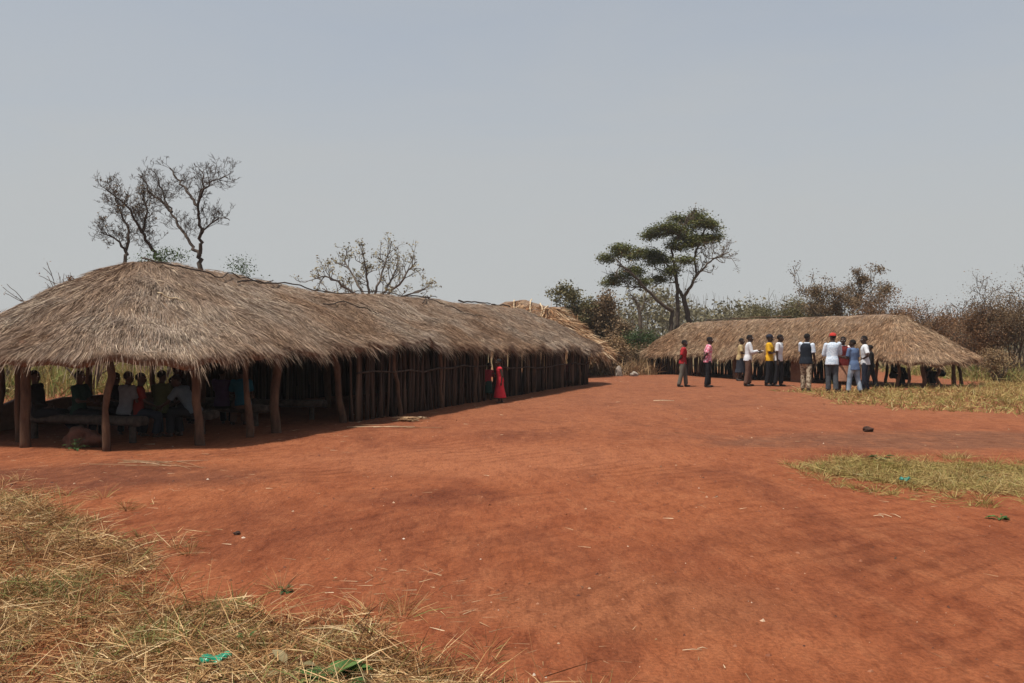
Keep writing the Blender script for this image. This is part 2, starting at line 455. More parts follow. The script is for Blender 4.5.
def hut_blades(h, N, NF, rng, front_q, Lr=(.35, .85), W=(.010, .022), messy=.25, lift=.06, fr=(.18, .5)):
    # thatch strands lying down the slope
    q = rng.uniform(0, 1, N*2)
    inside = np.zeros(len(q), bool)
    for a, b in front_q: inside |= ((q-a) % 1.0) < ((b-a) % 1.0 if b-a < 1 else 1)
    keep = inside | (rng.uniform(size=len(q)) < .22)
    q = q[keep][:N]
    n = len(q)
    v = np.sqrt(rng.uniform(0, 1, n)*.97+.0003)*.99
    P = h.roof(q, v, rng.uniform(-.02, .035, n))
    P2 = h.roof(q, np.minimum(v+.03, 1.03), .0)
    P3 = h.roof(q+.0006, v, .0)
    P1 = h.roof(q, v, .0)
    d = norm(P2-P1); cr = norm(P3-P1)
    nn = norm(np.cross(d, cr)); nn[nn[:, 2] < 0] *= -1
    # combed direction field plus strand jitter
    comb = .07*np.sin(q*140+v*9+h.ph[6])+.10*np.sin(q*61+v*17+h.ph[7])+.12*np.sin(q*233-v*23+h.ph[10])
    mz = .55+1.1*np.clip(vnoise(P[:, 0]+P[:, 2]*.7, P[:, 1]-P[:, 2]*.5, h.seed, 1.3), 0, 1)
    j = comb+rng.normal(0, messy, n)*mz+.10*vnoise(P[:, 0], P[:, 1]+P[:, 2], h.seed+3, 2.1)
    wild = rng.uniform(size=n) < .05
    j[wild] += rng.normal(0, 1.0, wild.sum())
    d = d*np.cos(j)[:, None]+cr*np.sin(j)[:, None]+nn*(rng.normal(lift*.5, lift, n))[:, None]
    L = rng.uniform(*Lr, n); L = np.minimum(L, 1.1)
    Wd = rng.uniform(*W, n)
    bend = -nn*rng.uniform(.0, .12, n)[:, None]
    b1 = blades(P, d, L, Wd, bend, rng)
    # ragged fringe at the eave
    q = rng.uniform(0, 1, NF)
    clump = .5+.5*np.sin(q*330+h.ph[8])*np.sin(q*117+h.ph[9])+.8*(np.sin(q*711+h.ph[1])*np.sin(q*173+h.ph[2]) > .72)
    v = rng.uniform(.90, 1.0, NF)
    P = h.roof(q, v, rng.uniform(-.14, .02, NF))
    P2 = h.roof(q, np.full(NF, 1.05)); P1 = h.roof(q, np.full(NF, .98))
    d = norm(P2-P1)
    d = d+np.array([0, 0, -1])*rng.uniform(0, .9, NF)[:, None]+rng.normal(0, .13, (NF, 3))
    L = rng.uniform(*fr, NF)*(.55+.75*clump)
    b2 = blades(P, d, L, rng.uniform(W[0]*.8, W[1]*1.05, NF), np.array([[0, 0, -.35]])*rng.uniform(.2, 1, NF)[:, None], rng)
    return b1, b2

def hut_roof_object(h, root, N, NF, mats, rng, front_q, **kw):
    V, Q = hut_shell(h)
    (v1, q1), (v2, q2) = hut_blades(h, N, NF, rng, front_q, **kw)
    VV = np.concatenate([V, v1, v2])
    QQ = np.concatenate([Q, q1+len(V), q2+len(V)+len(v1)])
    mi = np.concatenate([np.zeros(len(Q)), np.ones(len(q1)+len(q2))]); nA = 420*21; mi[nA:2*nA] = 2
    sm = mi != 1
    me = quads_mesh('roof', VV, QQ, mats+[M_under_shade], mi, sm)
    return link('roof', me, root)

def local_children(root):
    """root at the hut's base: children keep world coordinates"""
    bpy.context.view_layer.update()
    for c in list(root.children):
        c.matrix_parent_inverse = root.matrix_world.inverted()

def roof_under(h, t, s):
    """height of the underside of the thatch over a point inside the plan"""
    hw = h.w/2
    tr = np.clip(t, h.r0, h.r1); zr = lerp_tab(h.ridge, tr)
    if h.r0 <= t <= h.r1:
        v = abs(s-hw)/(hw+h.over)
    elif t < h.r0:
        v = math.hypot((h.r0-t)/(h.r0+h.apse+h.over), (s-hw)/(hw+h.over))
    else:
        v = math.hypot((t-h.r1)/(h.L-h.r1+h.apse+h.over), (s-hw)/(hw+h.over))
    ze = 1.3 if h.ridge[0][1] > 2.9 else 1.0
    return float(zr+(np.mean([e for _, e in h.eave])-zr)*v+.10*math.sin(PI*min(1, v)))-.13

def post(h, root, t, s, r, rng, lean=(0, 0), name='post', mat=None, top=None):
    zt = roof_under(h, t+lean[0], s+lean[1]) if top is None else top
    k = 7
    zz = np.linspace(-.1, 1, k)
    pts = h.world(t+lean[0]*zz, s+lean[1]*zz, zz*0)
    g = float(gz(pts[0, 0], pts[0, 1]))
    pts[:, 2] = g+zz*(zt-g)
    pts[1:-1, :2] += rng.normal(0, .024, (k-2, 2))
    m = MB(); rad = r*(1.05-.25*np.clip(zz, 0, 1))*(1+rng.normal(0, .09, k))
    m.tube(pts, rad, 9)
    return m.build(name, mat or M_pole, root)

def stick_wall(h, root, t0, t1, s, rng, name='stick_wall', hi=None, gap=.035, pts_fn=None, top=.0):
    m = MB(); t = t0
    while t < t1:
        r = rng.uniform(.022, .05)
        t += r
        tt, ss = (t, s) if pts_fn is None else pts_fn(t)
        zt = roof_under(h, tt, ss)+top-abs(rng.normal(0, .05)) if hi is None else hi*rng.uniform(.85, 1.05)
        ln = rng.normal(0, .05, 2)
        if rng.uniform() < .08: ln *= 2.5
        off = rng.normal(0, .03)
        zz = np.array([-.05, .3, .65, 1])
        p = h.world(tt+ln[0]*zz+rng.normal(0, .012, 4), ss+off+ln[1]*.6*zz+rng.normal(0, .01, 4), zz*0)
        g = float(gz(p[0, 0], p[0, 1])); p[:, 2] = g+zz*(zt-g)
        m.tube(p, r*np.array([1.05, 1, .92, .8]), 6)
        t += r+rng.exponential(gap)
    return m.build(name, M_stick, root)

def rail(h, root, t0, t1, s, z, rng, name='wall_rail', r=.022, mat=None, sag=.05):
    k = max(6, int((t1-t0)*1.5))
    t = np.linspace(t0, t1, k)
    p = h.world(t, np.full(k, s)+rng.normal(0, .015, k), z+rng.normal(0, .03, k)-sag*np.sin(np.linspace(0, PI, k)))
    m = MB(); m.tube(p, r*(1+rng.normal(0, .1, k)), 6)
    return m.build(name, mat or M_darkpole, root)

def roof_stick(h, root, qv, rng, r=.022, mat=None, name='roof_pole', lift=.085):
    q = np.array([a for a, _ in qv]); v = np.array([b for _, b in qv])
    k = np.linspace(0, 1, len(qv)*5)
    x = np.linspace(0, 1, len(qv))
    p = h.roof(np.interp(k, x, q), np.interp(k, x, v), lift)
    p += rng.normal(0, .012, p.shape)
    m = MB(); m.tube(p, r*(1.1-.4*k), 6)
    return m.build(name, mat or M_darkpole, root)

# ---- the long hut at the left --------------------------------------------------
def hut_left():
    rng = np.random.default_rng(11)
    ang = math.atan2(.933, .36)
    h = Hut((-4.85, 14.0), ang, 5.0, 21.2, .50, 1.15, 1.5, 19.8,
            [(1.5, 3.14), (2.6, 3.12), (3.6, 3.10), (4.6, 2.98), (6.4, 2.87), (9, 2.93), (13, 2.98), (19, 2.95), (21, 2.86)],
            [(0, 1.42), (.03, 1.53), (.07, 1.57), (.10, 1.70), (.13, 1.58), (.16, 1.62), (.175, 1.52), (.20, 1.50), (.26, 1.48), (.34, 1.46), (.40, 1.44),
             (.5, 1.44), (.9, 1.42), (.94, 1.40), (.97, 1.36), (1, 1.42)], 5, .06)
    h.n = np.array([-.933, .36])
    root = empty('thatched_hut', (-4.85, 14.0, 0))
    tag(root, 'long open ended grey thatched hut with stick walls at the left', 'hut', 'thatched huts')
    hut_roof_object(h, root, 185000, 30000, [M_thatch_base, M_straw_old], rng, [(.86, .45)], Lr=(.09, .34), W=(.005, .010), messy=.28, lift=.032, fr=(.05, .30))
    # posts the photo shows, from the open end along the front
    front = [(0, 0, .075, (.0, .12)), (1.22, .02, .062, (-.10, .0)), (2.05, .06, .085, (0, .04)), (4.2, .03, .075, (-.35, .05)), (6.35, -.08, .06, (-.28, 0)),
             (8.6, 0, .06, (.05, 0)), (10.7, 0, .07, (0, 0)), (12.2, 0, .07, (0, 0)), (15.4, 0, .06, (.1, 0)), (18.3, 0, .06, (0, 0)), (20.3, 0, .06, (0, 0))]
    for t, s, r, ln in front: post(h, root, t, s, r, rng, ln)
    # near apse: pixel feet of the photo turned into plan positions
    for (px, py, r, ln) in [(107, 450.5, .062, (0, -.04)), (26, 447.5, .085, (.02, .05)), (19, 441, .05, (.0, .05))]:
        x, y = gp(px, py); dx, dy = x-h.O[0], y-h.O[1]
        post(h, root, dx*h.u[0]+dy*h.u[1], dx*h.n[0]+dy*h.n[1], r, rng, ln)
    for t, s in [(-.5, 4.4), (0.6, 5.0), (2.6, 5.0), (4.4, 5.0)]: post(h, root, t, s, .065, rng)
    for t in (3.0, 7.5, 12, 17): post(h, root, t, 2.5, .08, rng)
    # walls of upright sticks
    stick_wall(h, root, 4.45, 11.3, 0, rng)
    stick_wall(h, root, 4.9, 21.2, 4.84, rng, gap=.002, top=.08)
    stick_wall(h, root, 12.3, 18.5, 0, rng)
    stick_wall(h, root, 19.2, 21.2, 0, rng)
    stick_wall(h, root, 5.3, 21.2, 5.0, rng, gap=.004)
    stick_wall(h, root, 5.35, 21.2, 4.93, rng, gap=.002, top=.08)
    # knee high mud wall closing the back of the open end
    m = MB(); arcP = PI*math.sqrt((2.5**2+1.15**2)/2); V = []; ks = []
    for f in np.linspace(.75, 1, 10): ks.append((-1.15*math.sin(PI*(1-f)), 2.5-2.5*math.cos(PI*f), .5))
    for t in np.linspace(.3, 5.3, 16): ks.append((t, 5.0, .5))
    for (t, s_, hg) in ks:
        nx, ny = (0, 1) if t > 0 else (t/1.15, (s_-2.5)/2.5); ln = math.hypot(nx, ny)+1e-6; nx /= ln; ny /= ln
        hg += rng.normal(0, .02)
        for (o_, z_) in ((-.10, -.1), (-.07, hg), (.07, hg), (.10, -.1)):
            V.append(h.world(np.array([t+nx*o_]), np.array([s_+ny*o_]), np.array([z_]))[0])
    m.add(V, [(i*4+j, i*4+j+1, i*4+j+5, i*4+j+4) for i in range(len(ks)-1) for j in range(3)])
    m.build('low_wall', M_mud, root)
    L = h.L
    def far(t):
        th = t/(PI*math.sqrt((2.5**2+1.15**2)/2))*PI
        return L+1.15*math.sin(th), 2.5-2.5*math.cos(th)
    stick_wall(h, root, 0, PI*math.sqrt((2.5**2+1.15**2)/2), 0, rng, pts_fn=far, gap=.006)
    rail(h, root, 4.6, 11.3, -.07, .98, rng)
    rail(h, root, 12.3, 18.4, -.07, .85, rng)
    rail(h, root, 19.2, 21.1, -.07, .85, rng)
    # eave beams and rafters that carry the thatch
    for s in (0.02, 4.98):
        k = np.linspace(0, 21.2, 24)
        p = h.world(k, np.full(24, s), np.array([roof_under(h, a, s)-.03 for a in k]))
        m = MB(); m.tube(p, .04, 6); m.build('eave_beam', M_pole, root)
    for t in np.arange(2, 20.5, 1.75):
        for a, b in ((0, 2.4), (5.0, 2.6)):
            ss = np.linspace(a, b, 5)
            p = h.world(np.full(5, t), ss, np.array([roof_under(h, t, x)-.05 for x in ss]))
            m = MB(); m.tube(p, .03, 5); m.build('rafter', M_pole, root)
    # poles and runners lying on the thatch
    P = h.outline(np.zeros(1), 0)[2]
    def Q(t): return t/P
    a0 = -1.2/P
    roof_stick(h, root, [(a0-.01, .10), (Q(.6), .20), (Q(1.9), .27), (Q(3.2), .20), (Q(4.6), .17)], rng, .016)
    roof_stick(h, root, [(Q(3.0), .28), (Q(4.4), .19), (Q(6.2), .15), (Q(8.6), .14), (Q(11.5), .12)], rng, .016)
    roof_stick(h, root, [(Q(11.2), .24), (Q(12.2), .12), (Q(13.0), .10)], rng, .016)
    roof_stick(h, root, [(Q(11.3), .10), (Q(12.6), .24)], rng, .018)
    roof_stick(h, root, [(Q(14.5), .10), (Q(16.2), .06), (Q(17.5), .05)], rng, .026)
    roof_stick(h, root, [(Q(17.8), .03), (Q(19.6), .02)], rng, .03)
    roof_stick(h, root, [(Q(5.0), .5), (Q(6.0), .56), (Q(6.9), .60)], rng, .014)
    roof_stick(h, root, [(Q(12.0), .34), (Q(13.6), .55)], rng, .014)
    roof_stick(h, root, [(a0+.005, .48), (Q(0)+.002, .53)], rng, .014, M_palepole)
    local_children(root)
    return h
H1 = hut_left()

# ---- the half finished hut behind it -------------------------------------------
def hut_behind():
    rng = np.random.default_rng(21)
    h = Hut((1.35, 40.6), math.atan2(.55, -.835), 4.2, 5.6, .55, 1.2, .9, 4.4,
            [(.9, 3.35), (2.2, 3.75), (3.4, 3.7), (4.4, 3.3)], [(0, 1.25), (1, 1.25)], 9, .12)
    h.n = np.array([.55, .835])
    root = empty('thatched_hut', (1.35, 40.6, 0))
    tag(root, 'half finished hut of fresh orange straw behind the far end of the long hut', 'hut', 'thatched huts')
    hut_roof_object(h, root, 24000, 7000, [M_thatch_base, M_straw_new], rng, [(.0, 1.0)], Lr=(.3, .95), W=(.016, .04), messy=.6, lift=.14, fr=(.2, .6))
    for t, s in [(0, 0), (1.6, 0), (3.3, 0), (5, 0), (5.6, 0), (-1.1, 2.1), (0, 4.2), (3, 4.2), (5.4, 4.2)]:
        post(h, root, t, s, .06, rng)
    P = h.outline(np.zeros(1), 0)[2]
    for a, b, c, d in [(.9, .02, -.7, .80), (1.3, .05, -.2, .85), (1.9, .0, .8, .75), (2.8, .03, 1.9, .6)]:
        roof_stick(h, root, [((a/P) % 1, b), (c/P if c >= 0 else c/P, d)] if c >= 0 else [(a/P, b), (a/P*.3, (b+d)/2), (0.0005, d)], rng, .03, M_palepole, lift=.10)
    local_children(root)
hut_behind()

# ---- the far hut at the right ---------------------------------------------------
def hut_right():
    rng = np.random.default_rng(31)
    d = np.array([.4225, -.9064]); A = np.array([7.0, 45.0]); B = np.array([13.7, 30.6])
    h = Hut(A, 0, 3.0, 15.2, .45, .9, 1.2, 13.6,
            [(1.2, 2.66), (4, 2.72), (7, 2.73), (10, 2.72), (13.2, 2.74), (14.2, 2.60)],
            [(0, 1.02), (.05, 1.06), (.1, 1.04), (.15, 1.02), (.22, 1.04), (.3, 1.04), (.36, 1.04), (.42, .98), (.5, 1.0), (1, 1.02)], 15, .05)
    h.u = d; h.n = np.array([.9064, .4225])
    root = empty('thatched_hut', (7.0, 45.0, 0))
    tag(root, 'low tan thatched hut with the group of people standing before it', 'hut', 'thatched huts')
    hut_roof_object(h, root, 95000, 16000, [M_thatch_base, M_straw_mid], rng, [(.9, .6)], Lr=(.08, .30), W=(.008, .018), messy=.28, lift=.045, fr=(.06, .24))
    for t in (0, 2.4, 4.6, 6.4, 9.0, 11.0, 12.6, 14.2, 15.1): post(h, root, t, 0, .06, rng, (rng.normal(0, .05), 0))
    for (t, s, r) in [(15.7, .6, .075), (15.9, 1.1, .06), (15.9, 1.9, .07), (15.5, 2.7, .06), (13.8, 3.0, .06), (11.9, 3.0, .06), (-.7, 1.5, .06), (0, 3.0, .06), (15.4, .25, .05)]:
        post(h, root, t, s, r, rng, (rng.normal(0, .06), rng.normal(0, .06)))
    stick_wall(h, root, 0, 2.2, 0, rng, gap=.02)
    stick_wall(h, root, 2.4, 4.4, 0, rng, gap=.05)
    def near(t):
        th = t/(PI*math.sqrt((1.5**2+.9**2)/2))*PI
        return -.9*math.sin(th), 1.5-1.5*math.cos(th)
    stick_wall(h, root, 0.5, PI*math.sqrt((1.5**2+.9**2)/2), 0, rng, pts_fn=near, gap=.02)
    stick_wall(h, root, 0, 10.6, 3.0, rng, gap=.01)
    # low mud wall between the openings
    m = MB()
    def mudslab(t0, t1, s, hgt, th):
        k = max(3, int((t1-t0)/.3)); t = np.linspace(t0, t1, k); V = []
        for a in t:
            for (ss, z) in ((s-th, -.1), (s-th*.8, hgt*.5), (s-th*.5, hgt+rng.normal(0, .03)), (s+th*.5, hgt+rng.normal(0, .03)), (s+th, -.1)):
                V.append(h.world(np.array([a]), np.array([ss+rng.normal(0, .012)]), np.array([z]))[0])
        fs = []
        for i in range(k-1):
            for j in range(5):
                j2 = (j+1) % 5
                fs.append((i*5+j, i*5+j2, (i+1)*5+j2, (i+1)*5+j))
        fs.append((0, 1, 2, 3, 4)); fs.append(tuple((k-1)*5+j for j in (4, 3, 2, 1, 0)))
        m.add(V, fs)
    mudslab(9.9, 10.9, .02, 1.22, .07)
    m.build('mud_wall', M_mud, root, smooth=False)
    m = MB(); mudslab(6.3, 6.65, .02, 1.22, .06); m.build('mud_wall', M_mud, root, smooth=False)
    for s in (0.0, 3.0):
        k = np.linspace(0, 15.2, 20)
        p = h.world(k, np.full(20, s), np.array([roof_under(h, a, s)-.02 for a in k]))
        mm = MB(); mm.tube(p, .04, 6); mm.build('eave_beam', M_pole, root)
    P = h.outline(np.zeros(1), 0)[2]
    roof_stick(h, root, [(4.0/P, .02), (6/P, .015), (8.3/P, .02)], rng, .025, M_pole)
    roof_stick(h, root, [(2.6/P, .06), (4.5/P, .05)], rng, .03)
    local_children(root)
    return h
H2 = hut_right()

# ------------------------------------------------------------------ grass
def inside_poly(P, x, y):
    P = np.asarray(P); n = len(P); c = np.zeros(len(x), bool)
    j = n-1
    for i in range(n):
        xi, yi = P[i]; xj, yj = P[j]
        m = ((yi > y) != (yj > y)) & (x < (xj-xi)*(y-yi)/(yj-yi+1e-12)+xi)
        c ^= m; j = i
    return c

def sample_poly(P, N, rng, rag=.12, dens=None):
    P = np.asarray(P); lo = P.min(0); hi = P.max(0)
    X = np.zeros(0); Y = np.zeros(0)
    while len(X) < N:
        x = rng.uniform(lo[0], hi[0], N*3); y = rng.uniform(lo[1], hi[1], N*3)
        m = inside_poly(P, x+rag*vnoise(x, y, 5, 2.5), y+rag*vnoise(x, y, 6, 2.5))
        if dens is not None: m &= rng.uniform(size=len(x)) < dens(x, y)
        X = np.concatenate([X, x[m]]); Y = np.concatenate([Y, y[m]])
    X = X[:N]+rng.normal(0, .04, N); Y = Y[:N]+rng.normal(0, .04, N)
    return X, Y

def grass(name, label, P, N, mat, rng, L, W, elev, rag=.15, dens=None, lift=0.0, cat='grass'):
    x, y = sample_poly(P, N, rng, rag, dens)
    z = gz(x, y)+rng.uniform(-.01, lift+.001, N)
    az = rng.uniform(0, 2*PI, N); el = np.abs(rng.normal(elev[0], elev[1], N))
    d = np.stack([np.cos(az)*np.cos(el), np.sin(az)*np.cos(el), np.sin(el)], 1)
    bend = np.stack([np.cos(az), np.sin(az), -np.ones(N)*.9], 1)*rng.uniform(.1, .7, N)[:, None]
    low = np.sin(el) < .25
    bend[low, 2] = 0
    V, Q = blades(np.stack([x, y, z], 1), d, rng.uniform(*L, N), rng.uniform(*W, N), bend, rng)
    o = link(name, quads_mesh(name, V, Q, mat))
    tag(o, label, cat, None, 'stuff')
    return V, Q

rngG = np.random.default_rng(77)
fg = [gp(a, b) for a, b in [(-330, 486), (0, 494), (45, 503), (85, 524), (100, 545), (150, 560), (180, 585), (215, 598), (250, 607), (320, 618), (390, 634), (440, 655), (500, 672), (545, 684), (610, 760), (-330, 760)]]
fgw = [gp(a, b) for a, b in [(-330, 474), (0, 480), (70, 492), (130, 520), (185, 545), (260, 580), (360, 602), (430, 622), (500, 650), (600, 684), (660, 760), (-330, 760)]]
def fgd(x, y): return np.clip(.50+.65*vnoise(x, y, 31, 1.6)+.5*vnoise(x, y, 33, 5.0), .22, 1)
def tufts(P, nt_, nb, rng, L, W, R_, dens=None):
    x, y = sample_poly(P, nt_, rng, .4, dens)
    k = rng.integers(nb[0], nb[1], nt_); i = np.repeat(np.arange(nt_), k); N = len(i)
    sc = rng.uniform(.55, 1.25, nt_)[i]
    az = rng.uniform(0, 2*PI, N); rr = R_*np.sqrt(rng.uniform(0, 1, N))*sc
    X = x[i]+rr*np.cos(az); Y = y[i]+rr*np.sin(az)
    el = np.clip(1.35-.9*rr/R_*rng.uniform(.4, 1.4, N), .25, 1.5)
    d = np.stack([np.cos(az)*np.cos(el), np.sin(az)*np.cos(el), np.sin(el)], 1)
    bend = np.stack([np.cos(az), np.sin(az), -np.ones(N)*.9], 1)*rng.uniform(.15, .7, N)[:, None]
    return blades(np.stack([X, Y, gz(X, Y)-.01], 1), d, rng.uniform(*L, N)*sc, rng.uniform(*W, N), bend, rng)
def merge(parts):
    V = []; Q = []; n = 0
    for v, q in parts: V.append(v); Q.append(q+n); n += len(v)
    return np.concatenate(V), np.concatenate(Q)
def blade_field(P, N, rng, L, W, elev, rag=.15, dens=None, lift=0., comb=None):
    x, y = sample_poly(P, N, rng, rag, dens)
    z = gz(x, y)+rng.uniform(-.012, lift+.001, N)
    az = rng.uniform(0, 2*PI, N) if comb is None else comb(x, y)+rng.normal(0, .8, N)
    el = np.abs(rng.normal(elev[0], elev[1], N))
    d = np.stack([np.cos(az)*np.cos(el), np.sin(az)*np.cos(el), np.sin(el)], 1)
    bend = np.stack([np.cos(az), np.sin(az), -np.ones(N)*.9], 1)*rng.uniform(.05, .7, N)[:, None]
    bend[np.sin(el) < .3, 2] *= .1
    return blades(np.stack([x, y, z], 1), d, rng.uniform(*L, N), rng.uniform(*W, N), bend, rng)

V, Q = merge([
    blade_field(fg, 66000, rngG, (.03, .14), (.0025, .0070), (.25, .35), .3, fgd, .05),
    blade_field(fg, 9000, rngG, (.12, .34), (.002, .0055), (.22, .28), .25, fgd, .10),
    blade_field(fg, 19000, rngG, (.05, .19), (.0025, .0060), (.85, .4), .2, fgd, 0),
    tufts(fgw, 210, (18, 55), rngG, (.07, .22), (.002, .0048), .05, lambda x, y: np.clip(.5+.7*vnoise(x, y, 38, 1.9), .05, 1)),
    blade_field(fgw, 5200, rngG, (.03, .16), (.002, .005), (.06, .12), .6, lambda x, y: np.clip(.3+.8*vnoise(x, y, 35, 2.2), .03, 1), .012),
    blade_field(fg, 500, rngG, (.22, .5), (.003, .0055), (1.0, .3), .10, None, 0)])
tag(link('dry_grass', quads_mesh('dry_grass', V, Q, M_drygrass)), 'matted dry straw grass in the near left corner', 'grass', None, 'stuff')
# greener tufts among it
V, Q = merge([blade_field([(x+dx, y+dy) for dx, dy in ((-r, -r*.8), (r, -r*.8), (r, r*.8), (-r, r*.8))], n, rngG, (.07, .22), (.003, .006), (.9, .35), .1, None, 0)
              for (x, y), r, n in [(gp(38, 590), .28, 330), (gp(160, 640), .2, 190), (gp(60, 600), .3, 160), (gp(228, 612), .12, 120), (gp(14, 505), .4, 120), (gp(255, 650), .2, 80)]])
tag(link('green_grass', quads_mesh('green_grass', V, Q, M_greenblade)), 'thin green grass tufts growing through the near dry straw', 'grass', None, 'stuff')

ptw = [gp(a, b) for a, b in [(780, 466), (835, 456), (950, 458), (1024, 464), (1200, 476), (1200, 535), (1024, 508), (930, 499), (860, 490), (815, 480)]]
pt = [gp(a, b) for a, b in [(806, 466), (835, 461), (880, 460), (950, 464), (1024, 471), (1200, 482), (1200, 520), (1024, 499), (980, 494), (930, 489), (880, 485), (840, 477)]]
V, Q = merge([
    blade_field(pt, 15000, rngG, (.04, .15), (.004, .009), (.8, .4), .3, lambda x, y: np.clip(.55+.7*vnoise(x, y, 37, 2.5), .08, 1), 0),
    blade_field(pt, 7000, rngG, (.08, .30), (.004, .008), (.1, .15), .4, None, .04),
    tufts(ptw, 230, (14, 40), rngG, (.06, .20), (.003, .007), .05, lambda x, y: np.clip(.5+.8*vnoise(x, y, 39, 1.9), .03, 1)),
    blade_field(ptw, 2600, rngG, (.03, .16), (.003, .007), (.10, .2), .5, lambda x, y: np.clip(.3+.8*vnoise(x, y, 36, 2.2), .03, 1), .012),
    blade_field(pt, 700, rngG, (.15, .26), (.004, .007), (1.2, .2), .3, None, 0)])
tag(link('grass_patch', quads_mesh('grass_patch', V, Q, M_lowgrass)), 'strip of low yellow green grass alone on the red soil at the right', 'grass', None, 'stuff')

st = [gp(a, b) for a, b in [(818, 396), (835, 403), (880, 408), (940, 413), (1024, 417), (1250, 425)]]+[(36, 19), (40, 48), (20, 46), (18.3, 34.5), (14.6, 30.2), (11.0, 31.0), (9.0, 29)]
def std(x, y): return np.clip(.75+.5*vnoise(x, y, 61, .9), .25, 1)
V, Q = merge([
    blade_field(st, 42000, rngG, (.08, .26), (.012, .024), (1.0, .35), .8, std, 0),
    blade_field(st, 12000, rngG, (.15, .45), (.010, .018), (.2, .2), .9, std, .05),
    tufts(st, 420, (14, 36), rngG, (.15, .42), (.010, .018), .10, None),
    blade_field(st, 1500, rngG, (.25, .5), (.010, .016), (1.2, .2), .5, None, 0)])
tag(link('grass_strip', quads_mesh('grass_strip', V, Q, M_lowgrass)), 'wide strip of yellow grass in front of the right end of the far hut', 'grass', None, 'stuff')

def tall(name, label, P, N, L, W, mat, seed, rag=.8):
    r = np.random.default_rng(seed)
    V, Q = merge([blade_field(P, N, r, L, W, (1.25, .2), rag, lambda x, y: np.clip(.6+.6*vnoise(x, y, seed, .8), .08, 1), 0),
                  blade_field(P, N//3, r, (L[0]*.5, L[1]*.8), W, (.6, .3), rag, None, .3)])
    tag(link(name, quads_mesh(name, V, Q, mat)), label, 'grass', None, 'stuff')
tall('tall_grass', 'tall dry grass field seen through the open end of the long hut',
     [(-32, 24), (-18, 23), (-11, 25), (-7.5, 30), (-4, 42), (-4, 60), (-55, 60)], 30000, (.5, 1.7), (.018, .035), M_tallgrass, 81)
tall('brush_grass', 'straw coloured grass between the long hut and the far hut',
     [(4.9, 42.5), (7.0, 43.3), (8.6, 47), (9, 58), (0, 58), (3.2, 44.5)], 7000, (.3, 1.1), (.03, .05), M_strawbush, 83, .4)
tall('edge_grass', 'rough tall grass under the bare bushes at the right edge',
     [(18.8, 34.6), (19.0, 31.5), (36, 29), (42, 50), (20, 50), (18.5, 38)], 12000, (.3, .95), (.02, .035), M_tallgrass, 85, .6)

# straw bits scattered on the bare soil
def litter():
    r = np.random.default_rng(91)
    parts = []
    for (poly, n, L, W) in [([gp(a, b) for a, b in [(-50, 455), (230, 452), (330, 500), (320, 600), (120, 545), (-50, 490)]], 500, (.02, .11), (.002, .006)),
                            ([gp(a, b) for a, b in [(230, 600), (420, 560), (640, 683), (640, 720), (380, 640)]], 260, (.03, .12), (.002, .005)),
                            ([gp(a, b) for a, b in [(780, 455), (1100, 480), (1100, 560), (900, 520), (760, 480)]], 260, (.02, .11), (.002, .006)),
                            ([gp(a, b) for a, b in [(300, 440), (1024, 430), (1200, 700), (300, 700)]], 260, (.03, .12), (.003, .006)),
                            ([gp(a, b) for a, b in [(420, 400), (800, 390), (1000, 440), (380, 440)]], 90, (.05, .16), (.006, .014)),
                            ([gp(a, b) for a, b in [(0, 440), (340, 420), (600, 378), (640, 380), (340, 445), (0, 462)]], 300, (.03, .14), (.004, .009))]:
        parts.append(blade_field(poly, n, r, L, W, (.03, .08), .3, lambda x, y: np.clip(.35+.8*vnoise(x, y, 12, 1.5), .05, 1), .012))
    V, Q = merge(parts)
    tag(link('straw_litter', quads_mesh('straw_litter', V, Q, M_litter)), 'loose bits of straw scattered over the bare red soil', 'straw', None, 'stuff')
litter()

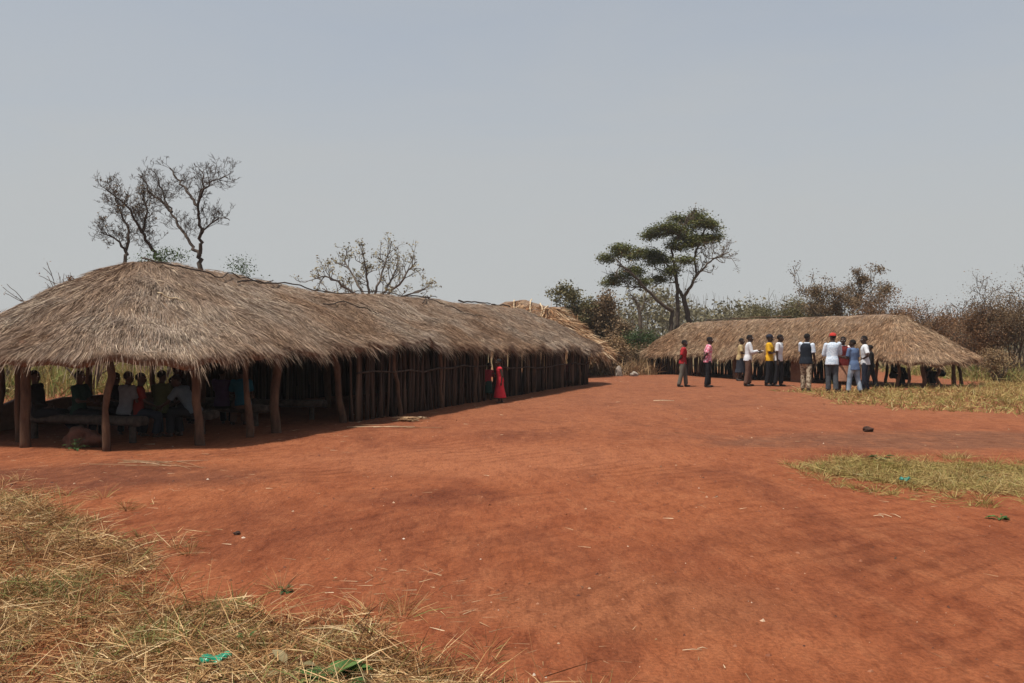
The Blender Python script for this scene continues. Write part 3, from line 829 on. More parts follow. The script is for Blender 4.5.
def pebbles():
    r = np.random.default_rng(95)
    N = 5200
    d = 4.0*np.exp(r.uniform(0, 1, N)**.9*math.log(26/4.0))
    x = r.uniform(-.62, .62, N)*d+r.normal(0, .1, N); y = d
    keep = vnoise(x, y, 71, 1.1) > r.uniform(-.9, .6, N)
    keep &= ~inside_poly(fg, x, y)
    x = x[keep]; y = y[keep]; N = len(x)
    sz = .0028*np.exp(r.exponential(.55, N)); sz = np.minimum(sz, .020)*(.7+.3*y/10)
    base = np.array([[1, 0, 0], [.3, .9, 0], [-.8, .6, 0], [-.8, -.6, 0], [.3, -.9, 0], [.1, 0, .75], [-.3, .3, .65]])
    P = base[None]*r.uniform(.6, 1.25, (N, 7, 1))*sz[:, None, None]
    a = r.uniform(0, 6.28, N); c, s_ = np.cos(a)[:, None], np.sin(a)[:, None]
    X = P[..., 0]*c-P[..., 1]*s_+x[:, None]; Y = P[..., 0]*s_+P[..., 1]*c+y[:, None]; Z = P[..., 2]+gz(x, y)[:, None]-.0005
    V = np.stack([X, Y, Z], -1).reshape(-1, 3)
    f = np.array([[0, 1, 6, 5], [1, 2, 6, 6], [2, 3, 5, 6], [3, 4, 5, 5], [4, 0, 5, 5]])
    faces = []
    o = (np.arange(N)*7)
    me = bpy.data.meshes.new('pebbles')
    F_ = [(0, 1, 6, 5), (1, 2, 6), (2, 3, 5, 6), (3, 4, 5), (4, 0, 5)]
    fl = [tuple(int(k+i) for i in q) for k in o for q in F_]
    me.from_pydata(V.tolist(), [], fl); me.materials.append(M_pebble); me.update()
    tag(link('pebbles', me), 'grit and crumbs of soil lying over the bare red yard', 'pebbles', None, 'stuff')
    N = 230
    d = 4.5*np.exp(r.uniform(0, 1, N)*math.log(30/4.5)); x = r.uniform(-.62, .62, N)*d; y = d
    m_ = vnoise(x, y, 73, .8) > r.uniform(-.6, .9, N); x = x[m_]; y = y[m_]
    C = np.stack([x, y, gz(x, y)+.008], 1)
    V, Q = leaves(C, r.uniform(.012, .04, len(C))*(.8+.03*C[:, 1]), r, up=1.6)
    tag(link('fallen_leaves', quads_mesh('fallen_leaves', V, Q, M_deadleaf)), 'dead leaves and chips blown over the red yard', 'leaves', None, 'stuff')
pebbles()

# ------------------------------------------------------------------ trees and bushes
def grow(m, p, d, L, r, depth, rng, tips, spread=.7, up=.15, kids=(2, 4), ratio=.68, rmin=.008, wob=.18, n=5):
    k = 5
    pts = [np.array(p, float)]; dd = np.array(d, float)
    for i in range(k-1):
        dd = dd+rng.normal(0, wob, 3); dd[2] += up*.3; dd /= np.linalg.norm(dd)
        pts.append(pts[-1]+dd*L/(k-1))
    pts = np.array(pts)
    r1 = max(rmin*.7, r*.55)
    m.tube(pts, np.linspace(r, r1, k), n if r > .03 else (4 if r > .015 else 3), cap=False)
    if depth == 0:
        tips.append(pts[-1]); tips.append(pts[-3]); return
    for c in range(rng.integers(kids[0], kids[1]+1)):
        f = rng.uniform(.35, 1.0) if c else 1.0
        i = min(k-2, int(f*(k-1))); q = pts[i]+(pts[i+1]-pts[i])*(f*(k-1)-i)
        base = pts[i+1]-pts[i]; base /= np.linalg.norm(base)
        nd = base+rng.normal(0, spread, 3)*np.array([1, 1, .8]); nd[2] += up
        nd /= np.linalg.norm(nd)
        grow(m, q, nd, L*ratio*rng.uniform(.75, 1.2), max(rmin, r*.6), depth-1, rng, tips, spread, up, kids, ratio, rmin, wob, n)

def limb_px(m, pl, z, r0, r1, rng, dz=0.0, n=7):
    """a limb through points seen at pixels of the photo, given its own depth: dz runs along it"""
    pl = np.array(pl, float); k = len(pl); dzs = np.linspace(0, dz, k)
    P = np.array([sp(a, b, z+c) for (a, b), c in zip(pl, dzs)])
    t = np.linspace(0, 1, k); T = np.linspace(0, 1, (k-1)*4+1)
    PP = np.stack([np.interp(T, t, P[:, i]) for i in range(3)], 1)
    PP[1:-1] = (PP[:-2]+PP[1:-1]*2+PP[2:])/4
    PP[1:] += rng.normal(0, .03, PP[1:].shape)
    m.tube(PP, np.linspace(r0, r1, len(PP)), n, cap=False)
    return PP

def sprout(m, PP, fr, rng, tips, cnt, L, r, depth, **kw):
    k = len(PP)
    for _ in range(cnt):
        f = rng.uniform(*fr); i = min(k-2, int(f*(k-1)))
        b = PP[i+1]-PP[i]; b /= np.linalg.norm(b)
        d = b*.7+rng.normal(0, .65, 3); d[2] += .25; d /= np.linalg.norm(d)
        grow(m, PP[i], d, L*rng.uniform(.6, 1.2), r, depth, rng, tips, **kw)

def tree_root(name, z, px, label, cat, group=None):
    x = (px-512)/F*z
    o = empty(name, (x, z, 0)); tag(o, label, cat, group); return o, x

def finish(root): local_children(root)

def bare_tree_big():
    rng = np.random.default_rng(101); z = 34.0
    root, x = tree_root('bare_tree', z, 201, 'tall leafless tree with two spreading stems behind the long hut roof', 'tree', 'leafless trees')
    m = MB(); tips = []
    tr = limb_px(m, [(202, 385), (201, 330), (200, 267), (200, 253)], z, .13, .08, rng, 0, 9)
    b = MB()
    A = limb_px(b, [(200, 254), (201, 238), (199, 220), (198, 205), (203, 190), (213, 181), (228, 177)], z, .075, .015, rng, -1.2)
    B = limb_px(b, [(200, 256), (195, 250), (187, 237), (178, 225), (172, 212), (166, 200), (161, 186), (154, 172)], z, .07, .015, rng, 1.6)
    C = limb_px(b, [(198, 206), (191, 196), (183, 186), (176, 176), (170, 168)], z-.6, .06, .02, rng, .8)
    D = limb_px(b, [(201, 235), (208, 226), (219, 218), (230, 220)], z-.2, .04, .015, rng, -.9)
    E = limb_px(b, [(172, 212), (164, 203), (152, 195), (146, 184), (140, 175)], z+.9, .06, .018, rng, .5)
    G = limb_px(b, [(198, 204), (202, 190), (204, 178), (200, 168)], z-.5, .05, .015, rng, .6)
    for Pn, c, L, fr in ((A, 26, .38, (.3, 1)), (B, 28, .38, (.25, 1)), (C, 16, .32, (.2, 1)), (D, 14, .34, (.2, 1)), (E, 16, .32, (.2, 1)), (G, 14, .32, (.2, 1))):
        sprout(b, Pn, fr, rng, tips, c, L, .013, 4, rmin=.0055, kids=(2, 3), spread=.5, ratio=.68)
    m.build('trunk', M_bark_dark, root); b.build('branches', M_bark_dark, root); finish(root)
bare_tree_big()

def bare_tree_second():
    rng = np.random.default_rng(102); z = 31.0
    root, x = tree_root('bare_tree', z, 150, 'dense twiggy leaning tree left of the tall leafless tree', 'tree', 'leafless trees')
    m = MB(); tips = []
    limb_px(m, [(172, 395), (168, 320), (160, 262)], z, .11, .08, rng)
    b = MB()
    A = limb_px(b, [(160, 262), (152, 250), (143, 231), (133, 214), (121, 200), (106, 190)], z, .07, .015, rng, -1.3)
    T2 = limb_px(m, [(172, 395), (145, 330), (124, 264), (126, 250)], z, .09, .055, rng, .8)
    B = limb_px(b, [(126, 250), (129, 238), (126, 222), (119, 208), (116, 198)], z+.8, .06, .02, rng, .6)
    C = limb_px(b, [(126, 252), (121, 243), (112, 236), (101, 232)], z+.8, .05, .015, rng, -.4)
    D = limb_px(b, [(143, 231), (147, 216), (146, 203), (141, 192)], z-.5, .05, .015, rng, .7)
    for Pn, c, L in ((A, 32, .36), (B, 26, .34), (C, 22, .32), (D, 26, .32)):
        sprout(b, Pn, (.2, 1), rng, tips, c, L, .012, 4, rmin=.0055, kids=(2, 3), spread=.6, ratio=.68)
    t = np.array(tips); t = t[rng.uniform(size=len(t)) < .10]
    m.build('trunk', M_bark_dark, root); b.build('branches', M_bark_dark, root)
    V, Q = leaves(t+rng.normal(0, .02, t.shape), rng.uniform(.04, .08, len(t)), rng)
    link('leaves', quads_mesh('leaves', V, Q, M_brown), root)
    finish(root)
bare_tree_second()

def vase_tree():
    rng = np.random.default_rng(103); z = 46.0
    root, x = tree_root('bare_tree', z, 372, 'low vase shaped tree with pale tip leaves behind the roof ridge', 'tree', 'leafless trees')
    m = MB(); tips = []; b = MB()
    limb_px(m, [(372, 372), (371, 335), (370, 305)], z, .2, .15, rng, 0, 9)
    for pl, dz in (([(370, 306), (352, 292), (338, 282), (326, 276), (316, 277)], -1.5), ([(370, 305), (358, 285), (350, 270), (345, 258)], 1.2),
                   ([(370, 305), (368, 286), (366, 270), (362, 252)], -.6), ([(371, 305), (377, 286), (384, 268), (390, 250)], .8), ([(371, 306), (388, 294), (402, 282), (411, 266), (416, 262)], -1),
                   ([(371, 306), (386, 290), (394, 275), (398, 262)], 1.5), ([(371, 308), (400, 296), (425, 290)], .5), ([(370, 308), (345, 296), (322, 288)], 1.0)):
        A = limb_px(b, pl, z, .08, .025, rng, dz)
        sprout(b, A, (.3, 1), rng, tips, 11, .62, .024, 2, rmin=.010, kids=(2, 3), spread=.5, ratio=.65)
    t = np.array(tips); t = t[rng.uniform(size=len(t)) < .8]; t = np.repeat(t, 2, 0)
    m.build('trunk', M_bark_pale, root); b.build('branches', M_bark_pale, root)
    V, Q = leaves(t+rng.normal(0, .09, t.shape), rng.uniform(.08, .17, len(t)), rng)
    link('leaves', quads_mesh('leaves', V, Q, M_tip), root); finish(root)
vase_tree()

def acacia():
    rng = np.random.default_rng(104); z = 60.0
    root, x = tree_root('acacia_tree', z, 680, 'tall flat crowned green tree rising behind the far hut', 'tree')
    m = MB(); b = MB(); tips = []
    limb_px(m, [(671, 372), (671, 330), (672, 310)], z-.4, .15, .13, rng)
    limb_px(m, [(680, 372), (677, 330), (678, 300), (677, 282), (673, 262), (671, 248)], z, .17, .07, rng, 0, 8)
    limb_px(m, [(690, 372), (690, 325), (687, 310), (683, 297)], z+.5, .21, .15, rng, 0, 8)
    A = limb_px(b, [(672, 311), (660, 303), (646, 289), (637, 278), (628, 270), (618, 264)], z-.4, .14, .04, rng, -2)
    B = limb_px(b, [(683, 297), (678, 288), (675, 276), (668, 266), (657, 250)], z+.5, .13, .04, rng, 2)
    C = limb_px(b, [(684, 298), (690, 287), (697, 275), (705, 266), (716, 258), (728, 252)], z+.5, .12, .03, rng, -1.5)
    D = limb_px(b, [(697, 275), (694, 258), (700, 242), (706, 226)], z+.2, .09, .03, rng, 1.5)
    E = limb_px(b, [(671, 250), (678, 236), (685, 222), (689, 214)], z, .08, .03, rng, -1)
    G = limb_px(b, [(646, 289), (634, 286), (622, 282)], z-1, .06, .02, rng, .8)
    for Pn, c in ((A, 10), (B, 10), (D, 10), (E, 10), (G, 6)):
        sprout(b, Pn, (.3, 1), rng, tips, c, .75, .04, 2, rmin=.015, kids=(2, 3))
    sprout(b, C, (.25, 1), rng, tips, 18, .8, .035, 3, rmin=.012, kids=(2, 3), spread=.5)
    m.build('trunk', M_bark_dark, root); b.build('branches', M_bark, root)
    cl = [(687, 217, 19, 10), (700, 222, 16, 8), (709, 226, 15, 8), (712, 237, 15, 6), (700, 240, 14, 8), (657, 233, 18, 9), (668, 228, 13, 8), (687, 240, 20, 12), (680, 228, 14, 9),
          (632, 252, 25, 8), (618, 250, 13, 6), (608, 258, 9, 4), (621, 279, 17, 6), (634, 270, 14, 8), (648, 258, 20, 10), (664, 258, 15, 9), (673, 271, 10, 5), (659, 279, 8, 4), (684, 260, 8, 5), (676, 247, 12, 6), (641, 282, 8, 4), (610, 283, 8, 3)]
    C1 = []; k = z/F
    for (px, py, rx, ry) in cl:
        c = sp(px, py, z+rng.uniform(-1.6, 1.6))
        for s in range(int(3+rx*ry/26)):
            u = norm(rng.normal(size=3))*rng.uniform(.1, .85)**.5
            cc = c+u*np.array([rx*k*.95, rx*k*.8, ry*k*.75])
            n = 235
            off = rng.normal(size=(n, 3))*np.array([.28, .28, .14])
            C1.append(cc+off)
    C1 = np.concatenate(C1)
    V, Q = leaves(C1, rng.uniform(.09, .17, len(C1)), rng, up=.8)
    link('crown', quads_mesh('crown', V, Q, M_acacia), root)
    # a thin scatter of yellowing leaves on the bare right side and lower edge
    t = np.array(tips); t = t[rng.uniform(size=len(t)) < .25]
    t2 = C1[rng.uniform(size=len(C1)) < .06]+np.array([0, 0, -.15])
    t = np.concatenate([t, t2])
    V, Q = leaves(t+rng.normal(0, .1, t.shape), rng.uniform(.1, .2, len(t)), rng)
    link('dry_leaves', quads_mesh('dry_leaves', V, Q, M_acacia_dry), root)
    finish(root)
acacia()

def dead_tree():
    rng = np.random.default_rng(105); z = 57.0
    root, x = tree_root('dead_tree', z, 640, 'thin dead tree stub left of the tall green tree', 'tree', 'leafless trees')
    m = MB(); b = MB(); tips = []
    limb_px(m, [(641, 370), (640, 335), (641, 318), (638, 305)], z, .16, .10, rng)
    A = limb_px(b, [(638, 306), (635, 299), (632, 296)], z, .09, .05, rng)
    B = limb_px(b, [(640, 312), (644, 305), (645, 299)], z, .06, .03, rng)
    for Pn in (A, B): sprout(b, Pn, (.3, 1), rng, tips, 6, .5, .025, 1, rmin=.014)
    m.build('trunk', M_bark, root); b.build('branches', M_bark, root); finish(root)
dead_tree()

def bush(name, label, px, z, wpx, top, leafm, seed, nstem=7, depth=3, leafn=1500, lsize=(.10, .22), barkm=None, group=None, cat='bush', shape=1.0, low=.0, twig=.014, clumps=26, flat=.8):
    """many stemmed bush: foliage clumps of uneven size on the twigs, gaps between"""
    rng = np.random.default_rng(seed); leafn = int(leafn*3.2); lsize = (lsize[0]*.52, lsize[1]*.58)
    root, x = tree_root(name, z, px, label, cat, group)
    hgt = HC-(top-HY)/F*z; rad = wpx/F*z*.5
    m = MB(); tips = []
    for i in range(nstem):
        a = 2*PI*i/nstem+rng.uniform(-.4, .4)
        lean = rng.uniform(.15, .9)*rad/hgt
        d = np.array([math.cos(a)*lean, math.sin(a)*lean, 1.0]); d /= np.linalg.norm(d)
        grow(m, np.array([x+math.cos(a)*.15*rad, z+math.sin(a)*.15*rad, -.05]), d, hgt*rng.uniform(.34, .47), twig*3.2, depth, rng, tips, spread=.5, up=.12, kids=(2, 3), ratio=.62, rmin=twig)
    m.build('branches', barkm or M_bark, root)
    if leafn:
        C = []
        cs = []
        for i in range(clumps):
            u = norm(rng.normal(size=3)); u[2] = abs(u[2])*1.0-.15
            rr = rng.uniform(.45, 1.0)
            c = np.array([x, z, hgt*(low+(1-low)*.45)])+u*np.array([rad, rad*.9, hgt*.50*(1-low*.5)])*rr*rng.uniform(.8, 1.08)
            if i % 2 or leafn < 1200 or name == 'leafy_tree':
                c = tips[rng.integers(0, len(tips))]; c = c*np.array([1, 1, min(1, hgt*.98/max(c[2], .1))])
            cs.append(c)
        w = rng.uniform(.4, 1.6, clumps); w /= w.sum()
        for c, f in zip(cs, w):
            n = int(leafn*f)
            s = rng.uniform(.10, .26)*rad+.08
            if name == 'leafy_tree': s *= .6
            if leafn < 1200: s = rng.uniform(.04, .10)
            C.append(c+rng.normal(size=(n, 3))*np.array([s, s, s*flat]))
        t = np.array(tips)
        t = t[t[:, 2] < hgt*1.02]; t = t[rng.integers(0, len(t), leafn//3)]
        C.append(t+rng.normal(0, .16 if leafn >= 1200 else .05, t.shape))
        C = np.concatenate(C); C = C[C[:, 2] > .02]
        V, Q = leaves(C, rng.uniform(*lsize, len(C)), rng, up=.3)
        link('foliage', quads_mesh('foliage', V, Q, leafm), root)
    finish(root)

bush('shrub', 'dark green shrub top peeking over the ridge beside the leafless trees', 163, 29, 46, 243, M_green, 201, leafn=1800, lsize=(.08, .16), low=.55)
bush('shrub', 'small green shrub top just over the ridge right of the leafless trees', 238, 33, 38, 263, M_green, 202, leafn=1000, lsize=(.08, .16), low=.6)
bush('shrub', 'thin twiggy shrub with reddish leaves over the roof slope at the far left', 88, 25, 56, 246, M_red, 203, leafn=220, lsize=(.06, .12), low=.6, twig=.011, clumps=12, nstem=9)
bush('shrub', 'thin dark twigs rising over the roof at the left frame edge', 5, 27, 40, 290, M_brown, 204, leafn=260, lsize=(.05, .10), low=.5, twig=.010, clumps=8)
bush('bush', 'vine draped brown green bush behind the fresh straw hut, the wider of a pair', 577, 56, 36, 287, M_olive, 205, leafn=7500, lsize=(.18, .34), clumps=60, flat=1.0, group='bushes behind the huts')
bush('bush', 'vine draped brown bush with hanging stems, right of its wider pair', 602, 55, 28, 290, M_brown, 206, leafn=5200, lsize=(.16, .32), low=.1, clumps=44, flat=1.2, group='bushes behind the huts')
bush('bush', 'small dark green bush in the gap between the two huts', 636, 50, 34, 328, M_green, 207, leafn=2400, lsize=(.10, .20), clumps=26, group='bushes behind the huts')
bush('bush', 'rusty straw coloured bush beside the end of the long hut', 612, 45.5, 46, 337, M_strawbush, 208, leafn=3600, lsize=(.10, .22), group='bushes behind the huts', flat=.9)
bush('bush', 'low brown bush against the left end of the far hut', 640, 49.5, 40, 345, M_brown, 209, leafn=2200, lsize=(.10, .22), group='bushes behind the huts')
bush('bush', 'pale olive bush beside the trunks of the tall green tree', 655, 64, 26, 322, M_hazy, 210, leafn=900, lsize=(.14, .26), group='bushes behind the huts')
bush('bush', 'round olive bush over the middle of the far roof', 790, 66, 66, 291, M_olive, 211, leafn=5200, lsize=(.14, .28), clumps=44, group='bushes behind the huts')
bush('bush', 'low grey green thicket left of the round olive bush', 752, 70, 70, 305, M_hazy, 212, leafn=3200, lsize=(.14, .28), clumps=34, group='bushes behind the huts')
bush('slim_tree', 'slim dark upright tree right of the round olive bush', 815, 60, 14, 281, M_olive, 213, leafn=700, lsize=(.12, .22), nstem=3, low=.2, clumps=14, cat='tree')
bush('leafy_tree', 'open branched brown leaved tree above the far roof', 850, 58, 58, 262, M_brown, 314, nstem=8, depth=4, leafn=3400, lsize=(.14, .26), low=.3, twig=.016, clumps=60, cat='tree', flat=.7)
bush('bush', 'dark reddish brown bush next to the open branched tree', 885, 55, 46, 287, M_red, 215, leafn=3600, lsize=(.12, .22), clumps=34, group='bushes behind the huts')
bush('bush', 'rusty twiggy bush behind the right slope of the far roof', 924, 50, 62, 292, M_red, 216, leafn=3000, lsize=(.10, .20), clumps=36, group='bushes behind the huts')
bush('bush', 'bare grey twigged bush between the far roof and the right thicket', 962, 52, 48, 293, M_brown, 217, leafn=500, lsize=(.08, .16), twig=.016, nstem=10, depth=4, group='bushes behind the huts')
bush('bush', 'dense red brown bush beside the right end of the far hut', 985, 41, 60, 300, M_red, 218, leafn=4600, lsize=(.08, .17), nstem=11, depth=4, clumps=40, group='bushes behind the huts')
bush('bush', 'tall bare twiggy bush at the right frame edge', 1018, 40, 84, 270, M_brown, 219, leafn=3400, lsize=(.07, .15), nstem=13, depth=4, twig=.013, clumps=40, group='bushes behind the huts')
bush('bush', 'low straw coloured bush under the bare bushes at the right', 1000, 35, 40, 345, M_strawbush, 220, leafn=900, lsize=(.06, .14), group='bushes behind the huts')
bush('bare_tree', 'leafless tree at the right frame edge with one branch reaching into the sky', 1085, 39, 90, 262, M_brown, 221, nstem=5, depth=4, leafn=200, lsize=(.06, .12), twig=.014, low=.5, cat='tree')

def treeline():
    rng = np.random.default_rng(300)
    C = []; S = []
    m = MB()
    for px in np.arange(-420, 1500, 4.5):
        z = rng.uniform(85, 150)
        h = rng.uniform(2.6, 5.0)+1.2*math.sin(px*.021)+.7*math.sin(px*.057+1)
        if 590 < px < 840: h += 1.7
        if px < 120: h -= 2.2
        h = max(1.6, h)
        x = (px-512)/F*z
        for k in range(rng.integers(3, 6)):
            c = np.array([x+rng.normal(0, 1.6), z+rng.normal(0, 2), h*rng.uniform(.25, .85)])
            s = rng.uniform(.5, 1.1)
            C.append(c+rng.normal(size=(110, 3))*np.array([s*1.1, s, s*.6])); S.append(rng.uniform(.25, .55, 110))
        for k in range(5):
            b = np.array([x+rng.normal(0, 1.5), z+rng.normal(0, 1.5), 0])
            m.tube([b, b+[rng.normal(0, .3), 0, h*.6], b+[rng.normal(0, .8), 0, h*rng.uniform(.95, 1.25)]], [.06, .035, .015], 3, cap=False)
    C = np.concatenate(C); S = np.concatenate(S)
    V, Q = leaves(C, S, rng, up=.3)
    V2 = np.concatenate(m.v); Q2 = np.array([f for f in m.f])
    VV, QQ = merge([(V, Q), (V2, Q2)])
    mi = np.concatenate([np.zeros(len(Q)), np.ones(len(Q2))])
    o = link('treeline', quads_mesh('treeline', VV, QQ, [M_hazy, M_bark_pale], mi))
    tag(o, 'far line of scrub along the horizon, haze put into its leaf colour', 'scrub', None, 'stuff')
treeline()

# ------------------------------------------------------------------ small things on the ground
def lump(name, label, cat, x, y, r, mat, seed, parent=None, sink=.25):
    rng = np.random.default_rng(seed)
    bm = bmesh.new(); bmesh.ops.create_icosphere(bm, subdivisions=4, radius=1)
    ph = rng.uniform(0, 6.28, 9)
    for v in bm.verts:
        c = v.co.normalized()
        k = 1+.16*math.sin(c.x*3+ph[0]+c.y*2)+.12*math.sin(c.y*4.3+ph[1]-c.z*3)+.10*math.sin(c.z*5+ph[2]+c.x*4)+.05*math.sin(c.x*11+ph[3])*math.sin(c.y*12+ph[4])
        v.co = Vector((c.x*k*r[0], c.y*k*r[1], c.z*k*r[2]))
    me = bpy.data.meshes.new(name); bm.to_mesh(me); bm.free()
    me.materials.append(mat); me.polygons.foreach_set('use_smooth', [True]*len(me.polygons))
    o = link(name, me); o.location = (x, y, float(gz(x, y))+r[2]*(1-sink*2)); o.rotation_euler = (0, 0, rng.uniform(0, 6))
    tag(o, label, cat); return o

x, y = gp(78, 448)
lump('boulder', 'rusty red boulder on the ground between the end posts of the long hut', 'boulder', x, y+.2, (.30, .25, .20), M_rock, 417)
x, y = gp(868, 432)
lump('earth_clod', 'single dark clod of earth on the bare soil right of centre', 'clod', x, y, (.085, .07, .05), M_clod, 402, sink=.15)
x, y = gp(237, 536)
lump('earth_clod', 'small dark lump on the red soil above the near dry grass', 'clod', x, y, (.03, .025, .015), M_clod, 403, sink=.15)
x, y = gp(619, 376)
lump('pale_stone', 'whitish stone at the foot of the straw bush, the left of a pair', 'stone', x, y, (.17, .13, .27), M_stone, 404, sink=.2)
x, y = gp(634, 376)
lump('pale_stone', 'pale rounded stone in straw nearer the far hut, the right of a pair', 'stone', x, y, (.16, .13, .14), M_stone, 405, sink=.2)

def weed(name, label, x, y, n, size, hgt, seed, mat=M_weed, cat='weed', spread=1.0):
    """leafy plant: stems from one root, each leaf a folded blade with a midrib"""
    rng = np.random.default_rng(seed)
    z0 = float(gz(x, y))
    root = empty(name, (x, y, z0)); tag(root, label, cat)
    m = MB(); VV = []; QQ = []; nn = 0
    for i in range(n):
        a = i*2.4+rng.uniform(-.3, .3); el = rng.uniform(.25, 1.2)
        d = np.array([math.cos(a)*math.cos(el)*spread, math.sin(a)*math.cos(el)*spread, math.sin(el)]); d /= np.linalg.norm(d)
        L = hgt*rng.uniform(.5, 1.1)
        p0 = np.array([x, y, z0]); p1 = p0+d*L
        m.tube([p0, (p0+p1)/2+[0, 0, .02*hgt], p1], [size*.05, size*.04, size*.025], 5)
        ld = d.copy(); ld[2] -= .5; ld /= np.linalg.norm(ld)
        sd = np.cross(ld, [0, 0, 1]); sd /= np.linalg.norm(sd); up = np.cross(sd, ld)
        S = size*rng.uniform(.6, 1.15); K = 6
        for k in range(K+1):
            f = k/K; w = S*.32*math.sin(PI*min(1, f*.92+.06))**.8
            c = p1+ld*S*f-up*S*.25*f*f
            for sgn in (-1, 0, 1):
                VV.append(c+sd*w*sgn+up*(abs(sgn)*w*.35+rng.normal(0, S*.008)))
        for k in range(K):
            b = nn+k*3
            QQ += [(b, b+1, b+4, b+3), (b+1, b+2, b+5, b+4)]
        nn += (K+1)*3
    m.build('stems', mat, root)
    link('leaves', quads_mesh('leaves', np.array(VV), np.array(QQ), mat, smooth=True), root)
    finish(root)

x, y = gp(330, 690); weed('broad_leaved_weed', 'broad leaved green weed in the dry grass at the bottom edge', x, y, 14, .17, .09, 501)
x, y = gp(285, 588); weed('small_weed', 'tiny dark green weed on the red soil near the dry grass', x, y, 14, .035, .035, 502, M_green)
x, y = gp(880, 461); weed('leafy_weed', 'leafy dark green weed at the far edge of the low grass patch', x, y, 26, .10, .10, 503, M_green, spread=2)
x, y = gp(985, 481); weed('leafy_weed', 'leafy green weed in the right part of the low grass patch', x, y, 20, .10, .07, 504, M_green, spread=2.4)
x, y = gp(1000, 521); weed('small_weed', 'small green sprig on bare soil below the low grass patch', x, y, 9, .07, .05, 505, spread=1.8)
x, y = gp(79, 449); weed('small_weed', 'straggly weed growing in front of the rusty boulder', x, y-.12, 16, .07, .16, 506, M_green)
x, y = gp(290, 676); weed('withered_plant', 'withered pale leaved plant beside the broad leaved weed', x, y, 9, .09, .07, 507, M_tip)
x, y = gp(245, 645); weed('small_weed', 'small pale green weed in the near dry grass right of the plastic', x, y, 10, .05, .06, 508)

def scrap(name, label, x, y, L, W, mat, seed, rot):
    """crumpled plastic scrap with a fold and a twisted end"""
    rng = np.random.default_rng(seed); nu, nv = 22, 11
    V = []
    for i in range(nu):
        f = i/(nu-1)
        w = W*(.35+.75*math.sin(PI*min(1, .12+f*.9))**.7)
        for j in range(nv):
            g = j/(nv-1)*PI*1.35-.55
            r = w*.5*(1+.18*math.sin(f*17+j*1.3)+.12*math.sin(j*2.7+f*9))
            V.append((f*L-L/2, r*math.cos(g), r*.55*math.sin(g)+.01+.012*math.sin(f*9)))
    V = np.array(V)+rng.normal(0, W*.03, (nu*nv, 3))
    i = (np.arange(nu-1)*nv)[:, None]+np.arange(nv-1)[None, :]
    Q = np.stack([i, i+1, i+nv+1, i+nv], -1).reshape(-1, 4)
    o = link(name, quads_mesh(name, V, Q, mat))
    md = o.modifiers.new('thick', 'SOLIDIFY'); md.thickness = .0025
    o.location = (x, y, float(gz(x, y))+.055 if L > .13 else float(gz(x, y))+.04); o.rotation_euler = (R(8), R(-6), rot)
    tag(o, label, 'plastic scrap'); return o
x, y = gp(216, 668); scrap('plastic_scrap', 'crumpled bright green plastic scrap in the near dry grass', x, y, .15, .062, M_plastic, 511, R(18))
x, y = gp(905, 483); scrap('plastic_scrap', 'small teal plastic scrap in the low grass patch', x, y, .12, .07, M_teal, 512, R(-10))

def stick_pile(name, label, px, py, n, L, mat, seed, sprd, rot, r=.008, cat='sticks', zs=.02):
    rng = np.random.default_rng(seed); x, y = gp(px, py)
    m = MB()
    for i in range(n):
        a = rot+rng.normal(0, sprd); l = L*rng.uniform(.4, 1)
        c = np.array([x+rng.normal(0, L*.28), y+rng.normal(0, L*.16)])
        p = [c+np.array([math.cos(a), math.sin(a)])*l*t for t in (-.5, 0, .5)]
        zz = float(gz(*c))+r+rng.uniform(0, zs)
        m.tube([(p[0][0], p[0][1], zz), (p[1][0], p[1][1]+rng.normal(0, .01), zz+.008), (p[2][0], p[2][1], zz)], [r, r*.9, r*.6], 5)
    o = m.build(name, mat)
    tag(o, label, cat); return o
stick_pile('stick_pile', 'small heap of broken sticks on the soil before the stick wall', 411, 421, 46, .42, M_litter, 521, .8, 0, .011, zs=.07)
stick_pile('straw_stalks', 'few pale straw stalks lying in front of the stick heap', 411, 428, 5, 1.0, M_litter, 522, .08, -.03, .006, 'straw')
stick_pile('straw_stalks', 'long pale straw stalks on the soil below the open hut end', 160, 465, 16, 1.0, M_litter, 523, .3, -.25, .0035, 'straw')
stick_pile('straw_stalks', 'single pale stalk lying on far soil left of the man in red', 655, 402, 1, 1.0, M_palepole, 524, .03, 0, .012, 'straw')
stick_pile('twig', 'dry forked twig on red soil below the low grass patch', 876, 516, 4, .22, M_palepole, 525, .9, 1.3, .003, 'twig')
stick_pile('twig', 'thin pale straw stem on red soil near the bottom edge, right of the dry grass', 694, 651, 2, .12, M_palepole, 526, .1, .1, .0025, 'twig')

